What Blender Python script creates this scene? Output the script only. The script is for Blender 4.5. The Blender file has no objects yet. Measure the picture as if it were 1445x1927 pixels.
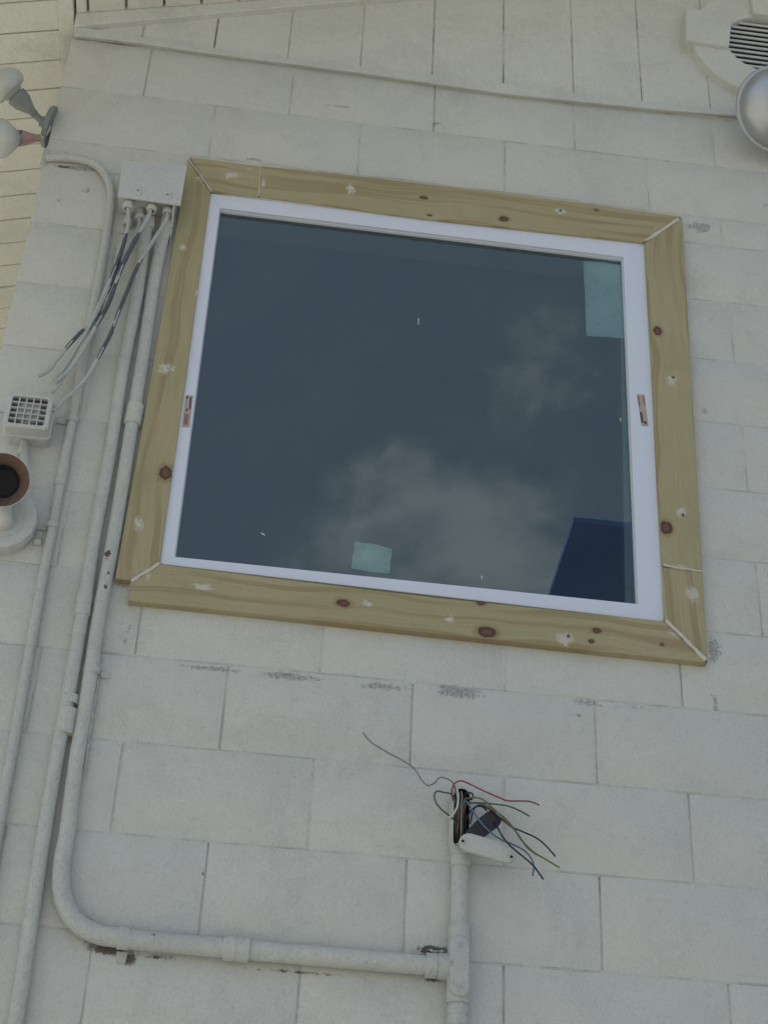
import bpy, bmesh, math, random
from mathutils import Vector, Matrix
random.seed(7)
scn = bpy.context.scene
COL = scn.collection

# ------------------------------------------------------------------ camera
cam_d = bpy.data.cameras.new('camera'); cam = bpy.data.objects.new('camera', cam_d); COL.objects.link(cam)
scn.camera = cam
cam.matrix_world = Matrix(((0.991562, -0.103094, -0.078593, 0.23642), (-0.122159, -0.540183, -0.832634, -3.07655), (0.043385, 0.835209, -0.548218, 1.60000), (0, 0, 0, 1)))
cam_d.sensor_fit = 'VERTICAL'; cam_d.sensor_height = 36.0; cam_d.lens = 55.1386
cam_d.clip_start = 0.05; cam_d.clip_end = 2000
scn.render.resolution_x = 767; scn.render.resolution_y = 1024

# ------------------------------------------------------------------ light
SUN_EL, SUN_AZ = 58.0, -104.0       # azimuth: degrees from straight out of the wall (towards -Y), negative = left
world = bpy.data.worlds.new('World'); scn.world = world; world.use_nodes = True
wn = world.node_tree.nodes; wl = world.node_tree.links
for n in list(wn): wn.remove(n)
w_out = wn.new('ShaderNodeOutputWorld')
sky = wn.new('ShaderNodeTexSky'); sky.sky_type = 'NISHITA'; sky.sun_disc = False
sun_dir = Vector((math.sin(math.radians(SUN_AZ))*math.cos(math.radians(SUN_EL)), -math.cos(math.radians(SUN_AZ))*math.cos(math.radians(SUN_EL)), math.sin(math.radians(SUN_EL))))
sky.sun_elevation = math.radians(SUN_EL)
sky.sun_rotation = math.atan2(sun_dir.x, sun_dir.y)
sky.air_density = 1.0; sky.dust_density = 2.0; sky.ozone_density = 1.0
bg = wn.new('ShaderNodeBackground'); bg.inputs['Strength'].default_value = 0.085
wl.new(sky.outputs[0], bg.inputs['Color'])
bgc = wn.new('ShaderNodeBackground'); bgc.inputs['Color'].default_value = (0.88, 0.95, 1.0, 1); bgc.inputs['Strength'].default_value = 0.60
tc = wn.new('ShaderNodeTexCoord')
mp = wn.new('ShaderNodeMapping'); mp.inputs['Scale'].default_value = (1, 1, 1.7); mp.inputs['Location'].default_value = (0.35, 0.2, 0.0)
wl.new(tc.outputs['Generated'], mp.inputs['Vector'])
cn = wn.new('ShaderNodeTexNoise'); cn.inputs['Scale'].default_value = 9.0; cn.inputs['Detail'].default_value = 9; cn.inputs['Roughness'].default_value = 0.60; cn.inputs['Distortion'].default_value = 0.35
wl.new(mp.outputs[0], cn.inputs['Vector'])
cr = wn.new('ShaderNodeMapRange'); cr.inputs['From Min'].default_value = 0.52; cr.inputs['From Max'].default_value = 1.15
cr.interpolation_type = 'SMOOTHSTEP'
def wmath(op, a, b, c=0.0):
    m = wn.new('ShaderNodeMath'); m.operation = op; m.inputs[2].default_value = c
    for i, v in enumerate((a, b)):
        if hasattr(v, 'links'): wl.new(v, m.inputs[i])
        else: m.inputs[i].default_value = v
    return m.outputs[0]
# individual cloud banks standing in the sky (direction, reach in radians, density)
acc = wmath('ADD', wmath('MULTIPLY', cn.outputs['Fac'], 2.1), -0.62)
for (dx, dy, dz, r, a) in [(0.097, -0.828, 0.553, 0.09, 0.62), (0.065, -0.82, 0.568, 0.06, 0.55), (0.14, -0.836, 0.531, 0.08, 0.45), (0.161, -0.767, 0.622, 0.06, 0.3), (0.203, -0.772, 0.602, 0.08, 0.34), (0.091, -0.757, 0.647, 0.16, -0.25), (-0.009, -0.809, 0.588, 0.14, -0.25), (0.208, -0.797, 0.567, 0.06, -0.3)]:
    v = wn.new('ShaderNodeVectorMath'); v.operation = 'DISTANCE'
    wl.new(tc.outputs['Generated'], v.inputs[0]); v.inputs[1].default_value = (dx, dy, dz)
    k = wmath('MAXIMUM', wmath('SUBTRACT', 1.0, wmath('DIVIDE', v.outputs['Value'], r)), 0.0)
    acc = wmath('ADD', acc, wmath('MULTIPLY', k, a))
wl.new(acc, cr.inputs['Value'])
mx = wn.new('ShaderNodeMixShader'); wl.new(wmath('MULTIPLY_ADD', cr.outputs[0], 0.66, 0.24), mx.inputs[0]); wl.new(bg.outputs[0], mx.inputs[1]); wl.new(bgc.outputs[0], mx.inputs[2])
wl.new(mx.outputs[0], w_out.inputs[0])

sd = bpy.data.lights.new('sun', 'SUN'); sd.energy = 3.0; sd.angle = math.radians(0.5); sd.color = (1.0, 0.97, 0.91)
sun = bpy.data.objects.new('sun', sd); COL.objects.link(sun)
sun.rotation_euler = sun_dir.to_track_quat('Z', 'Y').to_euler()
scn.view_settings.view_transform = 'Standard'; scn.view_settings.look = 'None'
scn.view_settings.exposure = 0.84; scn.view_settings.gamma = 1.0; scn.view_settings.use_curve_mapping = False

# ------------------------------------------------------------------ material helpers
class NT:
    def __init__(s, name):
        s.m = bpy.data.materials.new(name); s.m.use_nodes = True
        s.n = s.m.node_tree.nodes; s.l = s.m.node_tree.links
        s.b = s.n['Principled BSDF']; s.out = s.n['Material Output']
        s.geo = None
    def pos(s):
        if not s.geo: s.geo = s.n.new('ShaderNodeNewGeometry')
        return s.geo.outputs['Position']
    def put(s, sock, v):
        if hasattr(v, 'links'): s.l.new(v, sock)
        elif isinstance(v, (tuple, list)) and len(v) == 3 and sock.type == 'RGBA': sock.default_value = (*v, 1)
        else: sock.default_value = v
    def math(s, op, a, b=0.0, c=0.0, clamp=False):
        m = s.n.new('ShaderNodeMath'); m.operation = op; m.use_clamp = clamp
        s.put(m.inputs[0], a); s.put(m.inputs[1], b)
        if op == 'MULTIPLY_ADD': s.put(m.inputs[2], c)
        return m.outputs[0]
    def vmath(s, op, a, b):
        m = s.n.new('ShaderNodeVectorMath'); m.operation = op
        s.put(m.inputs[0], a); s.put(m.inputs[1], b)
        return m.outputs['Value'] if op in ('LENGTH', 'DISTANCE', 'DOT_PRODUCT') else m.outputs[0]
    def noise(s, vec, scale, detail=3, rough=0.5, dist=0.0):
        t = s.n.new('ShaderNodeTexNoise'); s.put(t.inputs['Vector'], vec)
        t.inputs['Scale'].default_value = scale; t.inputs['Detail'].default_value = detail
        t.inputs['Roughness'].default_value = rough; t.inputs['Distortion'].default_value = dist
        return t.outputs['Fac']
    def ramp(s, v, lo, hi, smooth=True, a=0.0, b=1.0):
        m = s.n.new('ShaderNodeMapRange'); s.put(m.inputs['Value'], v)
        m.inputs['From Min'].default_value = lo; m.inputs['From Max'].default_value = hi
        m.inputs['To Min'].default_value = a; m.inputs['To Max'].default_value = b
        if smooth: m.interpolation_type = 'SMOOTHSTEP'
        return m.outputs[0]
    def mix(s, f, a, b):
        m = s.n.new('ShaderNodeMix'); m.data_type = 'RGBA'
        s.put(m.inputs[0], f); s.put(m.inputs[6], a); s.put(m.inputs[7], b)
        return m.outputs[2]
    def bump(s, h, strength, dist, prev=None):
        b = s.n.new('ShaderNodeBump'); b.inputs['Strength'].default_value = strength; b.inputs['Distance'].default_value = dist
        s.put(b.inputs['Height'], h)
        if prev is not None: s.l.new(prev, b.inputs['Normal'])
        return b.outputs[0]
    def spots(s, lst):
        """largest of several soft ellipses on the wall plane: (x, z, rx, rz, strength)"""
        acc = None
        for (x, z, rx, rz, k) in lst:
            d = s.vmath('MULTIPLY', s.vmath('SUBTRACT', s.pos(), (x, 0, z)), (1/rx, 0, 1/rz))
            v = s.math('MULTIPLY', s.math('SUBTRACT', 1.0, s.vmath('LENGTH', d, (0, 0, 0)), clamp=True), k)
            acc = v if acc is None else s.math('MAXIMUM', acc, v)
        return acc
    def finish(s, col, rough=0.6, normal=None, spec=0.3, metal=0.0):
        s.put(s.b.inputs['Base Color'], col); s.put(s.b.inputs['Roughness'], rough)
        s.b.inputs['Specular IOR Level'].default_value = spec; s.b.inputs['Metallic'].default_value = metal
        if normal is not None: s.l.new(normal, s.b.inputs['Normal'])
        return s.m

def painted(name, base, alt, patches=(), dirt=(0.17, 0.15, 0.14), grit=1.0, joints=0.0, chips=None, grime_shade=None):
    t = NT(name); p = t.pos()
    big = t.noise(p, 1.7, 4, 0.55); med = t.noise(p, 11, 4, 0.6); fine = t.noise(p, 320, 2, 0.6)
    col = t.mix(t.ramp(big, 0.35, 0.65), base, alt)
    stain = t.noise(p, 4.2, 6, 0.7, 0.8)
    col = t.mix(t.math('MULTIPLY', t.ramp(stain, 0.50, 0.66), 0.42), col, tuple(c*k for c, k in zip(base, (0.80, 0.80, 0.82))))
    dark = tuple(c*0.88 for c in base)
    col = t.mix(t.math('MULTIPLY', t.ramp(med, 0.45, 0.75), 0.55), col, dark)
    g2 = t.noise(p, 170, 2, 0.6)
    col = t.mix(t.math('MULTIPLY', t.ramp(fine, 0.35, 0.75), 0.20), col, tuple(c*0.6 for c in base))
    col = t.mix(t.math('MULTIPLY', t.math('MULTIPLY', t.ramp(g2, 0.42, 0.70), t.ramp(stain, 0.3, 0.65, a=0.5, b=1.6)), 0.24), col, tuple(c*0.62 for c in base))
    mott = t.noise(p, 55, 3, 0.7)
    col = t.mix(t.math('MULTIPLY', t.ramp(mott, 0.45, 0.8), 0.26), col, tuple(c*0.62 for c in base))
    # sparse pin holes and specks in the paint
    sp = t.noise(p, 34, 5, 0.75)
    col = t.mix(t.math('MULTIPLY', t.ramp(sp, 0.70, 0.76), 0.55), col, dirt)
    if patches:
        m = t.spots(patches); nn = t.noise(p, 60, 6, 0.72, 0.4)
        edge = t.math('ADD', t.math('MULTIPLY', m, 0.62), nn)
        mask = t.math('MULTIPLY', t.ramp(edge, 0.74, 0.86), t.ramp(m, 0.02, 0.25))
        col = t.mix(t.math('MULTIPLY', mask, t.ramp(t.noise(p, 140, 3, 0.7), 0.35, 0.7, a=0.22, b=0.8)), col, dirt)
    if grime_shade:
        m = t.spots(grime_shade); nn = t.noise(p, 70, 6, 0.75, 0.3)
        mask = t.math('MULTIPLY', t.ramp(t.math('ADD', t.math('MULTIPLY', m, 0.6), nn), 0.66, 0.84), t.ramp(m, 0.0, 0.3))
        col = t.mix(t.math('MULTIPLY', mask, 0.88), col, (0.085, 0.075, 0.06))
    if chips:
        m = t.spots(chips); nn = t.noise(p, 75, 5, 0.7, 0.3)
        mask = t.ramp(t.math('ADD', t.math('MULTIPLY', m, 0.6), nn), 0.82, 0.88)
        col = t.mix(mask, col, (0.13, 0.09, 0.075))
    if joints:
        jn = t.noise(p, 7, 5, 0.7)
        col = t.mix(t.math('MULTIPLY', t.ramp(jn, 0.40, 0.66), joints), col, dirt)
    n1 = t.bump(t.noise(p, 210, 3, 0.7), 0.5*grit, 0.0018)
    n1 = t.bump(t.noise(p, 75, 4, 0.65, 0.5), 0.4*grit, 0.003, n1)
    n2 = t.bump(t.noise(p, 22, 4, 0.6), 0.55*grit, 0.006, n1)
    return t.finish(col, 0.62, n2, 0.25)

def simple(name, col, rough=0.5, metal=0.0, spec=0.4, var=0.15, bump=0.1, scale=60):
    t = NT(name); p = t.pos(); n = t.noise(p, scale, 4, 0.6)
    c = t.mix(t.math('MULTIPLY', t.ramp(n, 0.35, 0.7), var*2), col, tuple(x*0.6 for x in col))
    return t.finish(c, rough, t.bump(n, bump, 0.002), spec, metal)

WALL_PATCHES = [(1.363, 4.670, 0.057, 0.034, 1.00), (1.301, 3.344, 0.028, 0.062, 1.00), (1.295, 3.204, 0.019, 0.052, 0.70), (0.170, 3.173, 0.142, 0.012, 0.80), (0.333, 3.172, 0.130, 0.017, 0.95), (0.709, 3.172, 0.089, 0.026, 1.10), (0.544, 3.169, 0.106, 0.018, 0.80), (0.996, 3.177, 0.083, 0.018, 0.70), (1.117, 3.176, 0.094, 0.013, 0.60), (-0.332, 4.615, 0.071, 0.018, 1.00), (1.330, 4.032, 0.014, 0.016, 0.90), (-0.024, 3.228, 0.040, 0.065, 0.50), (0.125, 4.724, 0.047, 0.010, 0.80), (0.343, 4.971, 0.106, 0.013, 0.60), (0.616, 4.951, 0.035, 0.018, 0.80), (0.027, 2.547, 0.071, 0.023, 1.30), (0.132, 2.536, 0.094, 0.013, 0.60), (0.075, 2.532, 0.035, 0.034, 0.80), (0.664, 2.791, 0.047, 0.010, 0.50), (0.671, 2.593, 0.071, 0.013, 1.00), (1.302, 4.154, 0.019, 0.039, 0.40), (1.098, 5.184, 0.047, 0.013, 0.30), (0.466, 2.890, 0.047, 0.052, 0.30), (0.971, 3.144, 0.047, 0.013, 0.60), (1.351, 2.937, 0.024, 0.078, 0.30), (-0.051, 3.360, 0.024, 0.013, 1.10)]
GRIME_SHADE = [(0.033, 2.544, 0.059, 0.021, 1.00), (0.006, 2.566, 0.026, 0.018, 1.00), (0.076, 2.525, 0.024, 0.021, 0.80), (0.404, 2.528, 0.201, 0.008, 0.50), (0.673, 2.533, 0.040, 0.009, 0.60), (0.671, 2.595, 0.047, 0.012, 0.90), (-0.374, 4.612, 0.040, 0.010, 0.90), (0.199, 2.715, 0.007, 0.018, 0.50), (0.132, 2.534, 0.071, 0.008, 0.60)]  # grime spots; the long thin strip paints the shadow under the horizontal conduit
M = {}
M['block'] = painted('painted_block', (0.64, 0.64, 0.58), (0.60, 0.61, 0.57), WALL_PATCHES, grime_shade=GRIME_SHADE)
M['mortar'] = painted('painted_mortar', (0.63, 0.63, 0.57), (0.59, 0.60, 0.56), WALL_PATCHES, dirt=(0.15,0.145,0.14), joints=0.38, grime_shade=GRIME_SHADE)
M['cream'] = painted('cream_paint', (0.76, 0.765, 0.675), (0.73, 0.735, 0.645))
M['siding'] = painted('siding_paint', (0.68, 0.69, 0.63), (0.65, 0.66, 0.61), grit=0.6)
M['groove'] = painted('groove_paint', (0.66, 0.65, 0.58), (0.60, 0.59, 0.53), dirt=(0.15, 0.11, 0.10), joints=0.85)
M['trimpaint'] = painted('trim_paint', (0.66, 0.67, 0.62), (0.62, 0.64, 0.60), grit=0.5)
M['pipe'] = painted('painted_conduit', (0.62, 0.635, 0.58), (0.53, 0.55, 0.52), grit=2.6, chips=[(-0.090, 3.418, 0.014, 0.026, 1.00), (-0.083, 3.332, 0.009, 0.016, 0.80), (0.656, 2.580, 0.047, 0.013, 1.00), (-0.081, 3.369, 0.009, 0.013, 0.70), (-0.070, 3.375, 0.009, 0.010, 0.50), (0.378, 2.562, 0.035, 0.008, 0.50), (0.009, 2.572, 0.014, 0.013, 0.60), (0.118, 2.566, 0.024, 0.008, 0.70), (-0.075, 2.968, 0.009, 0.078, 0.50), (0.700, 2.552, 0.018, 0.026, 0.60)])
M['metalbox'] = painted('painted_box', (0.61, 0.62, 0.60), (0.57, 0.585, 0.57), grit=0.5)
M['vinyl'] = simple('white_vinyl', (0.68, 0.725, 0.82), 0.35, 0, 0.45, 0.03, 0.02)
M['putty'] = simple('white_putty', (0.62, 0.61, 0.53), 0.7, 0, 0.2, 0.10, 0.4, 90)
M['filler'] = simple('rubbed_filler', (0.60, 0.58, 0.48), 0.8, 0, 0.2, 0.25, 0.5, 120)
M['dark'] = simple('dark_void', (0.02, 0.02, 0.022), 0.8)
M['room'] = simple('room_grey', (0.16, 0.16, 0.15), 0.8)
M['screw'] = simple('dull_screw', (0.22, 0.21, 0.20), 0.45, 0.7)
M['shade'] = simple('spun_metal', (0.50, 0.51, 0.52), 0.40, 0.88, 0.5, 0.08, 0.05, 25)
M['bulb'] = simple('white_bulb', (0.50, 0.52, 0.48), 0.22, 0, 0.6, 0.14, 0.05, 18)
M['lampgrey'] = simple('weathered_grey', (0.24, 0.26, 0.25), 0.6, 0.2)
M['lamppink'] = simple('faded_pink', (0.40, 0.25, 0.22), 0.6)
M['blackrubber'] = simple('black_rubber', (0.035, 0.03, 0.035), 0.55)
M['cablewhite'] = painted('cable_overspray', (0.52, 0.54, 0.51), (0.44, 0.46, 0.45), grit=1.5)
M['cabledark'] = simple('cable_dark', (0.11, 0.12, 0.145), 0.5, 0, 0.4, 0.5, 0.3, 160)
for nm, c in dict(wgrey=(0.24,0.22,0.19), wred=(0.26,0.05,0.075), wgreen=(0.07,0.12,0.06), wolive=(0.14,0.15,0.06), wwhite=(0.6,0.62,0.6),
                  wblack=(0.012,0.013,0.018), wnavy=(0.012,0.02,0.045), wblue=(0.08,0.17,0.25), wbrown=(0.19,0.10,0.08), wteal=(0.06,0.20,0.20)).items():
    M[nm] = simple(nm[1:] + '_insulation', c, 0.4, 0, 0.45, 0.1, 0.0)
M['navy'] = simple('navy_canopy', (0.13, 0.25, 0.62), 0.6)
M['roof'] = simple('roof_felt', (0.12, 0.115, 0.11), 0.9)

def rust_mat():
    t = NT('rusty_bell'); p = t.pos()
    a = t.noise(p, 30, 5, 0.7); b = t.noise(p, 120, 3, 0.6)
    col = t.mix(t.ramp(a, 0.38, 0.62), (0.15, 0.095, 0.065), (0.10, 0.08, 0.065))
    col = t.mix(t.math('MULTIPLY', t.ramp(b, 0.5, 0.7), 0.5), col, (0.20, 0.16, 0.13))
    return t.finish(col, 0.75, t.bump(a, 0.3, 0.003), 0.2)
M['rust'] = rust_mat()

def ground_mat():
    t = NT('sunlit_concrete'); p = t.pos(); a = t.noise(p, 0.8, 6, 0.6); b = t.noise(p, 60, 3, 0.6)
    col = t.mix(a, (0.42, 0.40, 0.35), (0.35, 0.335, 0.29)); col = t.mix(t.math('MULTIPLY', b, 0.3), col, (0.2, 0.18, 0.15))
    return t.finish(col, 0.9, t.bump(b, 0.3, 0.004), 0.2)
M['ground'] = ground_mat()

SMEARS = [(0.072, 4.633, 0.031, 0.018, 1.00), (0.390, 4.634, 0.026, 0.029, 0.90), (0.957, 4.646, 0.031, 0.018, 0.90), (-0.028, 4.357, 0.019, 0.023, 0.80), (-0.026, 3.962, 0.031, 0.029, 1.00), (0.023, 4.210, 0.009, 0.023, 0.80), (-0.035, 3.511, 0.019, 0.034, 0.90), (1.242, 4.101, 0.024, 0.031, 0.90), (1.242, 3.696, 0.026, 0.026, 0.90), (1.251, 3.472, 0.028, 0.039, 1.00), (0.126, 3.361, 0.042, 0.016, 0.90), (0.497, 3.361, 0.028, 0.014, 0.90), (0.684, 3.342, 0.019, 0.018, 0.80), (0.948, 3.319, 0.031, 0.026, 1.00), (0.156, 4.627, 0.014, 0.044, 0.70), (1.166, 3.543, 0.024, 0.010, 0.60), (1.230, 3.542, 0.047, 0.012, 0.90), (0.115, 4.664, 0.017, 0.010, 0.60), (1.207, 3.366, 0.031, 0.034, 0.60), (-0.006, 3.380, 0.035, 0.026, 0.70), (1.245, 4.623, 0.040, 0.029, 0.60), (-0.010, 4.609, 0.024, 0.036, 0.60)]
def wood(name, along, knots, seed):
    """treated pine; along = 0 grain in X, 1 grain in Z. knots: (x, z, along radius, across radius)"""
    t = NT(name); p = t.pos()
    sx = t.n.new('ShaderNodeSeparateXYZ'); t.l.new(p, sx.inputs[0])
    L, T = (sx.outputs[0], sx.outputs[2]) if along == 0 else (sx.outputs[2], sx.outputs[0])
    bend = None; kn = None
    for (x, z, ra, rc) in knots:
        kl, kt = (x, z) if along == 0 else (z, x)
        u = t.math('DIVIDE', t.math('SUBTRACT', L, kl), ra*3.4); v = t.math('DIVIDE', t.math('SUBTRACT', T, kt), rc*2.3)
        e = t.math('POWER', 2.718, t.math('MULTIPLY', t.math('ADD', t.math('MULTIPLY', u, u), t.math('MULTIPLY', v, v)), -1.0))
        w = t.math('MULTIPLY', t.math('MULTIPLY', e, v), -rc*1.5)
        bend = w if bend is None else t.math('ADD', bend, w)
        u2 = t.math('MULTIPLY', u, 3.4); v2 = t.math('MULTIPLY', v, 2.3)
        wob = t.math('MULTIPLY', t.math('SUBTRACT', t.noise(p, 90, 2), 0.5), 0.7)
        d = t.math('ADD', t.math('SQRT', t.math('ADD', t.math('MULTIPLY', u2, u2), t.math('MULTIPLY', v2, v2))), wob)
        kn = d if kn is None else t.math('MINIMUM', kn, d)
    wav = t.math('MULTIPLY', t.math('SUBTRACT', t.noise(p, 2.3, 2), 0.5), 0.085)
    T2 = t.math('ADD', T, wav)
    if bend is not None: T2 = t.math('ADD', T2, bend)
    cmb = t.n.new('ShaderNodeCombineXYZ')
    t.l.new(t.math('MULTIPLY', L, 0.9), cmb.inputs[0]); t.l.new(t.math('MULTIPLY', T2, 34.0), cmb.inputs[1]); cmb.inputs[2].default_value = seed
    g = t.noise(cmb.outputs[0], 1.0, 2, 0.5)
    cm2 = t.n.new('ShaderNodeCombineXYZ')
    t.l.new(t.math('MULTIPLY', L, 6.0), cm2.inputs[0]); t.l.new(t.math('MULTIPLY', T2, 420.0), cm2.inputs[1]); cm2.inputs[2].default_value = seed
    f = t.noise(cm2.outputs[0], 1.0, 3, 0.6)
    band = t.ramp(g, 0.50, 0.60)
    band = t.math('MULTIPLY', band, t.ramp(g, 0.74, 0.60, a=0.25))
    col = t.mix(t.ramp(t.noise(p, 3.0, 3), 0.35, 0.65), (0.425, 0.375, 0.23), (0.385, 0.355, 0.205))
    col = t.mix(t.math('MULTIPLY', band, 0.62), col, (0.29, 0.215, 0.11))
    col = t.mix(t.math('MULTIPLY', t.ramp(f, 0.4, 0.7), 0.34), col, (0.25, 0.20, 0.10))
    green = t.ramp(t.noise(p, 5.0, 4, 0.6), 0.56, 0.72)
    col = t.mix(t.math('MULTIPLY', green, 0.5), col, (0.285, 0.28, 0.145))
    tan = t.ramp(t.noise(p, 7.0, 4, 0.6), 0.55, 0.7)
    col = t.mix(t.math('MULTIPLY', tan, 0.4), col, (0.45, 0.34, 0.20))
    specks = t.noise(p, 240, 3, 0.7)
    col = t.mix(t.math('MULTIPLY', t.ramp(specks, 0.45, 0.75), 0.25), col, (0.22, 0.18, 0.10))
    if kn is not None:
        col = t.mix(t.ramp(kn, 1.9, 1.0, a=0.0, b=0.55), col, (0.22, 0.15, 0.065))
        core = t.mix(t.ramp(kn, 0.2, 0.9), (0.17, 0.095, 0.065), (0.09, 0.05, 0.04))
        col = t.mix(t.ramp(kn, 1.08, 0.92), col, core)
    m = t.spots(SMEARS); nn = t.noise(p, 48, 5, 0.68, 0.8)
    mask = t.ramp(t.math('ADD', t.math('MULTIPLY', m, 0.55), nn), 0.66, 0.90)
    mask = t.math('MULTIPLY', mask, t.ramp(m, 0.0, 0.25))
    col = t.mix(t.math('MULTIPLY', mask, 0.72), col, (0.60, 0.58, 0.50))
    return t.finish(col, 0.65, t.bump(f, 0.35, 0.0015), 0.25)

def glass_mat():
    t = NT('tinted_glass'); t.n.remove(t.b)
    tr = t.n.new('ShaderNodeBsdfTransparent'); tr.inputs[0].default_value = (0.68, 0.86, 0.86, 1)
    gl = t.n.new('ShaderNodeBsdfGlossy'); gl.inputs['Roughness'].default_value = 0.0; gl.inputs[0].default_value = (0.80, 0.97, 0.96, 1)
    lw = t.n.new('ShaderNodeFresnel'); lw.inputs['IOR'].default_value = 2.15
    dust = t.n.new('ShaderNodeBsdfDiffuse'); dust.inputs[0].default_value = (0.42, 0.45, 0.44, 1)
    mxs = t.n.new('ShaderNodeMixShader'); t.l.new(lw.outputs[0], mxs.inputs[0]); t.l.new(tr.outputs[0], mxs.inputs[1]); t.l.new(gl.outputs[0], mxs.inputs[2])
    m2 = t.n.new('ShaderNodeMixShader')
    dn = t.noise(t.pos(), 4, 5, 0.6)
    t.l.new(t.ramp(dn, 0.3, 0.8, a=0.012, b=0.045), m2.inputs[0]); t.l.new(mxs.outputs[0], m2.inputs[1]); t.l.new(dust.outputs[0], m2.inputs[2])
    t.l.new(m2.outputs[0], t.out.inputs[0])
    return t.m
M['glass'] = glass_mat()

def sticker_mat(name, base, ink, lo, hi, sc):
    t = NT(name); n = t.noise(t.pos(), sc, 5, 0.7, 0.6)
    col = t.mix(t.ramp(n, lo, hi), base, ink)
    return t.finish(col, 0.6, None, 0.2)
M['sticker'] = sticker_mat('damp_paper_label', (0.84, 0.86, 0.84), (0.62, 0.67, 0.66), 0.54, 0.66, 16)
M['label'] = simple('pink_paper', (0.46, 0.38, 0.35), 0.6, 0, 0.2, 0.12)
M['ink'] = simple('dark_ink', (0.07, 0.055, 0.05), 0.6)
M['inkred'] = simple('red_ink', (0.30, 0.17, 0.14), 0.6)

# ------------------------------------------------------------------ mesh helpers
ORG = {}
def world_origin(o): return ORG.get(o.name, Vector((0, 0, 0)))
def empty(name, loc, label=None, cat=None, group=None, kind=None):
    o = bpy.data.objects.new(name, None); COL.objects.link(o); o.empty_display_size = 0.05
    o.location = loc; ORG[o.name] = Vector(loc); props(o, label, cat, group, kind); return o
def props(o, label=None, cat=None, group=None, kind=None):
    if label: o['label'] = label
    if cat: o['category'] = cat
    if group: o['group'] = group
    if kind: o['kind'] = kind
def build(name, verts, faces, mats, parent=None, smooth=False, mids=None, label=None, cat=None, group=None, kind=None, autosmooth=None):
    verts = [Vector(v) for v in verts]
    lo = Vector((min(v.x for v in verts), min(v.y for v in verts), min(v.z for v in verts)))
    hi = Vector((max(v.x for v in verts), max(v.y for v in verts), max(v.z for v in verts)))
    c = Vector(((lo.x+hi.x)/2, hi.y, (lo.z+hi.z)/2))
    me = bpy.data.meshes.new(name); me.from_pydata([v-c for v in verts], [], faces)
    if not isinstance(mats, (list, tuple)): mats = [mats]
    for m in mats: me.materials.append(m)
    if mids: me.polygons.foreach_set('material_index', mids)
    bm = bmesh.new(); bm.from_mesh(me); bmesh.ops.recalc_face_normals(bm, faces=bm.faces)
    if smooth:
        for f in bm.faces: f.smooth = True
        if autosmooth is not None:
            for e in bm.edges:
                if len(e.link_faces) == 2 and e.calc_face_angle(0) > autosmooth: e.smooth = False
    bm.to_mesh(me); bm.free()
    o = bpy.data.objects.new(name, me); COL.objects.link(o)
    if parent is not None:
        o.parent = parent; o.location = c - world_origin(parent)
    else: o.location = c
    ORG[o.name] = c
    props(o, label, cat, group, kind); return o

def inset(poly, d):
    n = len(poly); out = []
    A = sum(poly[i][0]*poly[(i+1) % n][1] - poly[(i+1) % n][0]*poly[i][1] for i in range(n))
    s = 1 if A > 0 else -1
    for i in range(n):
        p0, p1, p2 = poly[i-1], poly[i], poly[(i+1) % n]
        def nrm(a, b):
            dx, dy = b[0]-a[0], b[1]-a[1]; l = math.hypot(dx, dy) or 1e-9
            return (-dy/l*s, dx/l*s)
        n1, n2 = nrm(p0, p1), nrm(p1, p2); bx, by = n1[0]+n2[0], n1[1]+n2[1]
        k = bx*bx+by*by
        if k < 0.3: k = 0.3
        out.append((p1[0]+2*bx/k*d, p1[1]+2*by/k*d))
    return out
def prism_vf(poly, yf, yb, ch=0.0015, rnd=None):
    """solid with outline poly in (x, z); yf = front (towards the camera), yb = back"""
    n = len(poly)
    if rnd: rings = [(0, yb), (0, yf+ch*1.2), (ch*0.3, yf+ch*0.4), (ch*1.2, yf)]
    elif ch: rings = [(0, yb), (0, yf+ch), (ch, yf)]
    else: rings = [(0, yb), (0, yf)]
    V = []; F = []
    for d, y in rings:
        q = inset(poly, d) if d else poly
        V += [(x, y, z) for x, z in q]
    for r in range(len(rings)-1):
        for i in range(n):
            j = (i+1) % n; F.append((r*n+i, r*n+j, (r+1)*n+j, (r+1)*n+i))
    F.append(tuple(range(n))[::-1]); F.append(tuple((len(rings)-1)*n+i for i in range(n)))
    return V, F
def prism(name, poly, yf, yb, mat, parent=None, ch=0.0015, **k):
    V, F = prism_vf([(p[0], p[-1]) for p in poly], yf, yb, ch)
    return build(name, V, F, mat, parent, **k)
def box(name, x0, x1, y0, y1, z0, z1, mat, parent=None, ch=0.0015, **k):
    return prism(name, [(x0, z0), (x1, z0), (x1, z1), (x0, z1)], y0, y1, mat, parent, ch, **k)
def smooth_path(pts, n=6):
    P_ = [Vector(p) for p in pts]
    if len(P_) < 3: return P_
    out = []
    for i in range(len(P_)-1):
        a = P_[i-1] if i else P_[0]*2-P_[1]; b, c = P_[i], P_[i+1]; d = P_[i+2] if i+2 < len(P_) else P_[-1]*2-P_[-2]
        for k in range(n):
            t = k/n
            out.append(0.5*((2*b)+(c-a)*t+(2*a-5*b+4*c-d)*t*t+(3*b-a-3*c+d)*t**3))
    out.append(P_[-1]); return out
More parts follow.
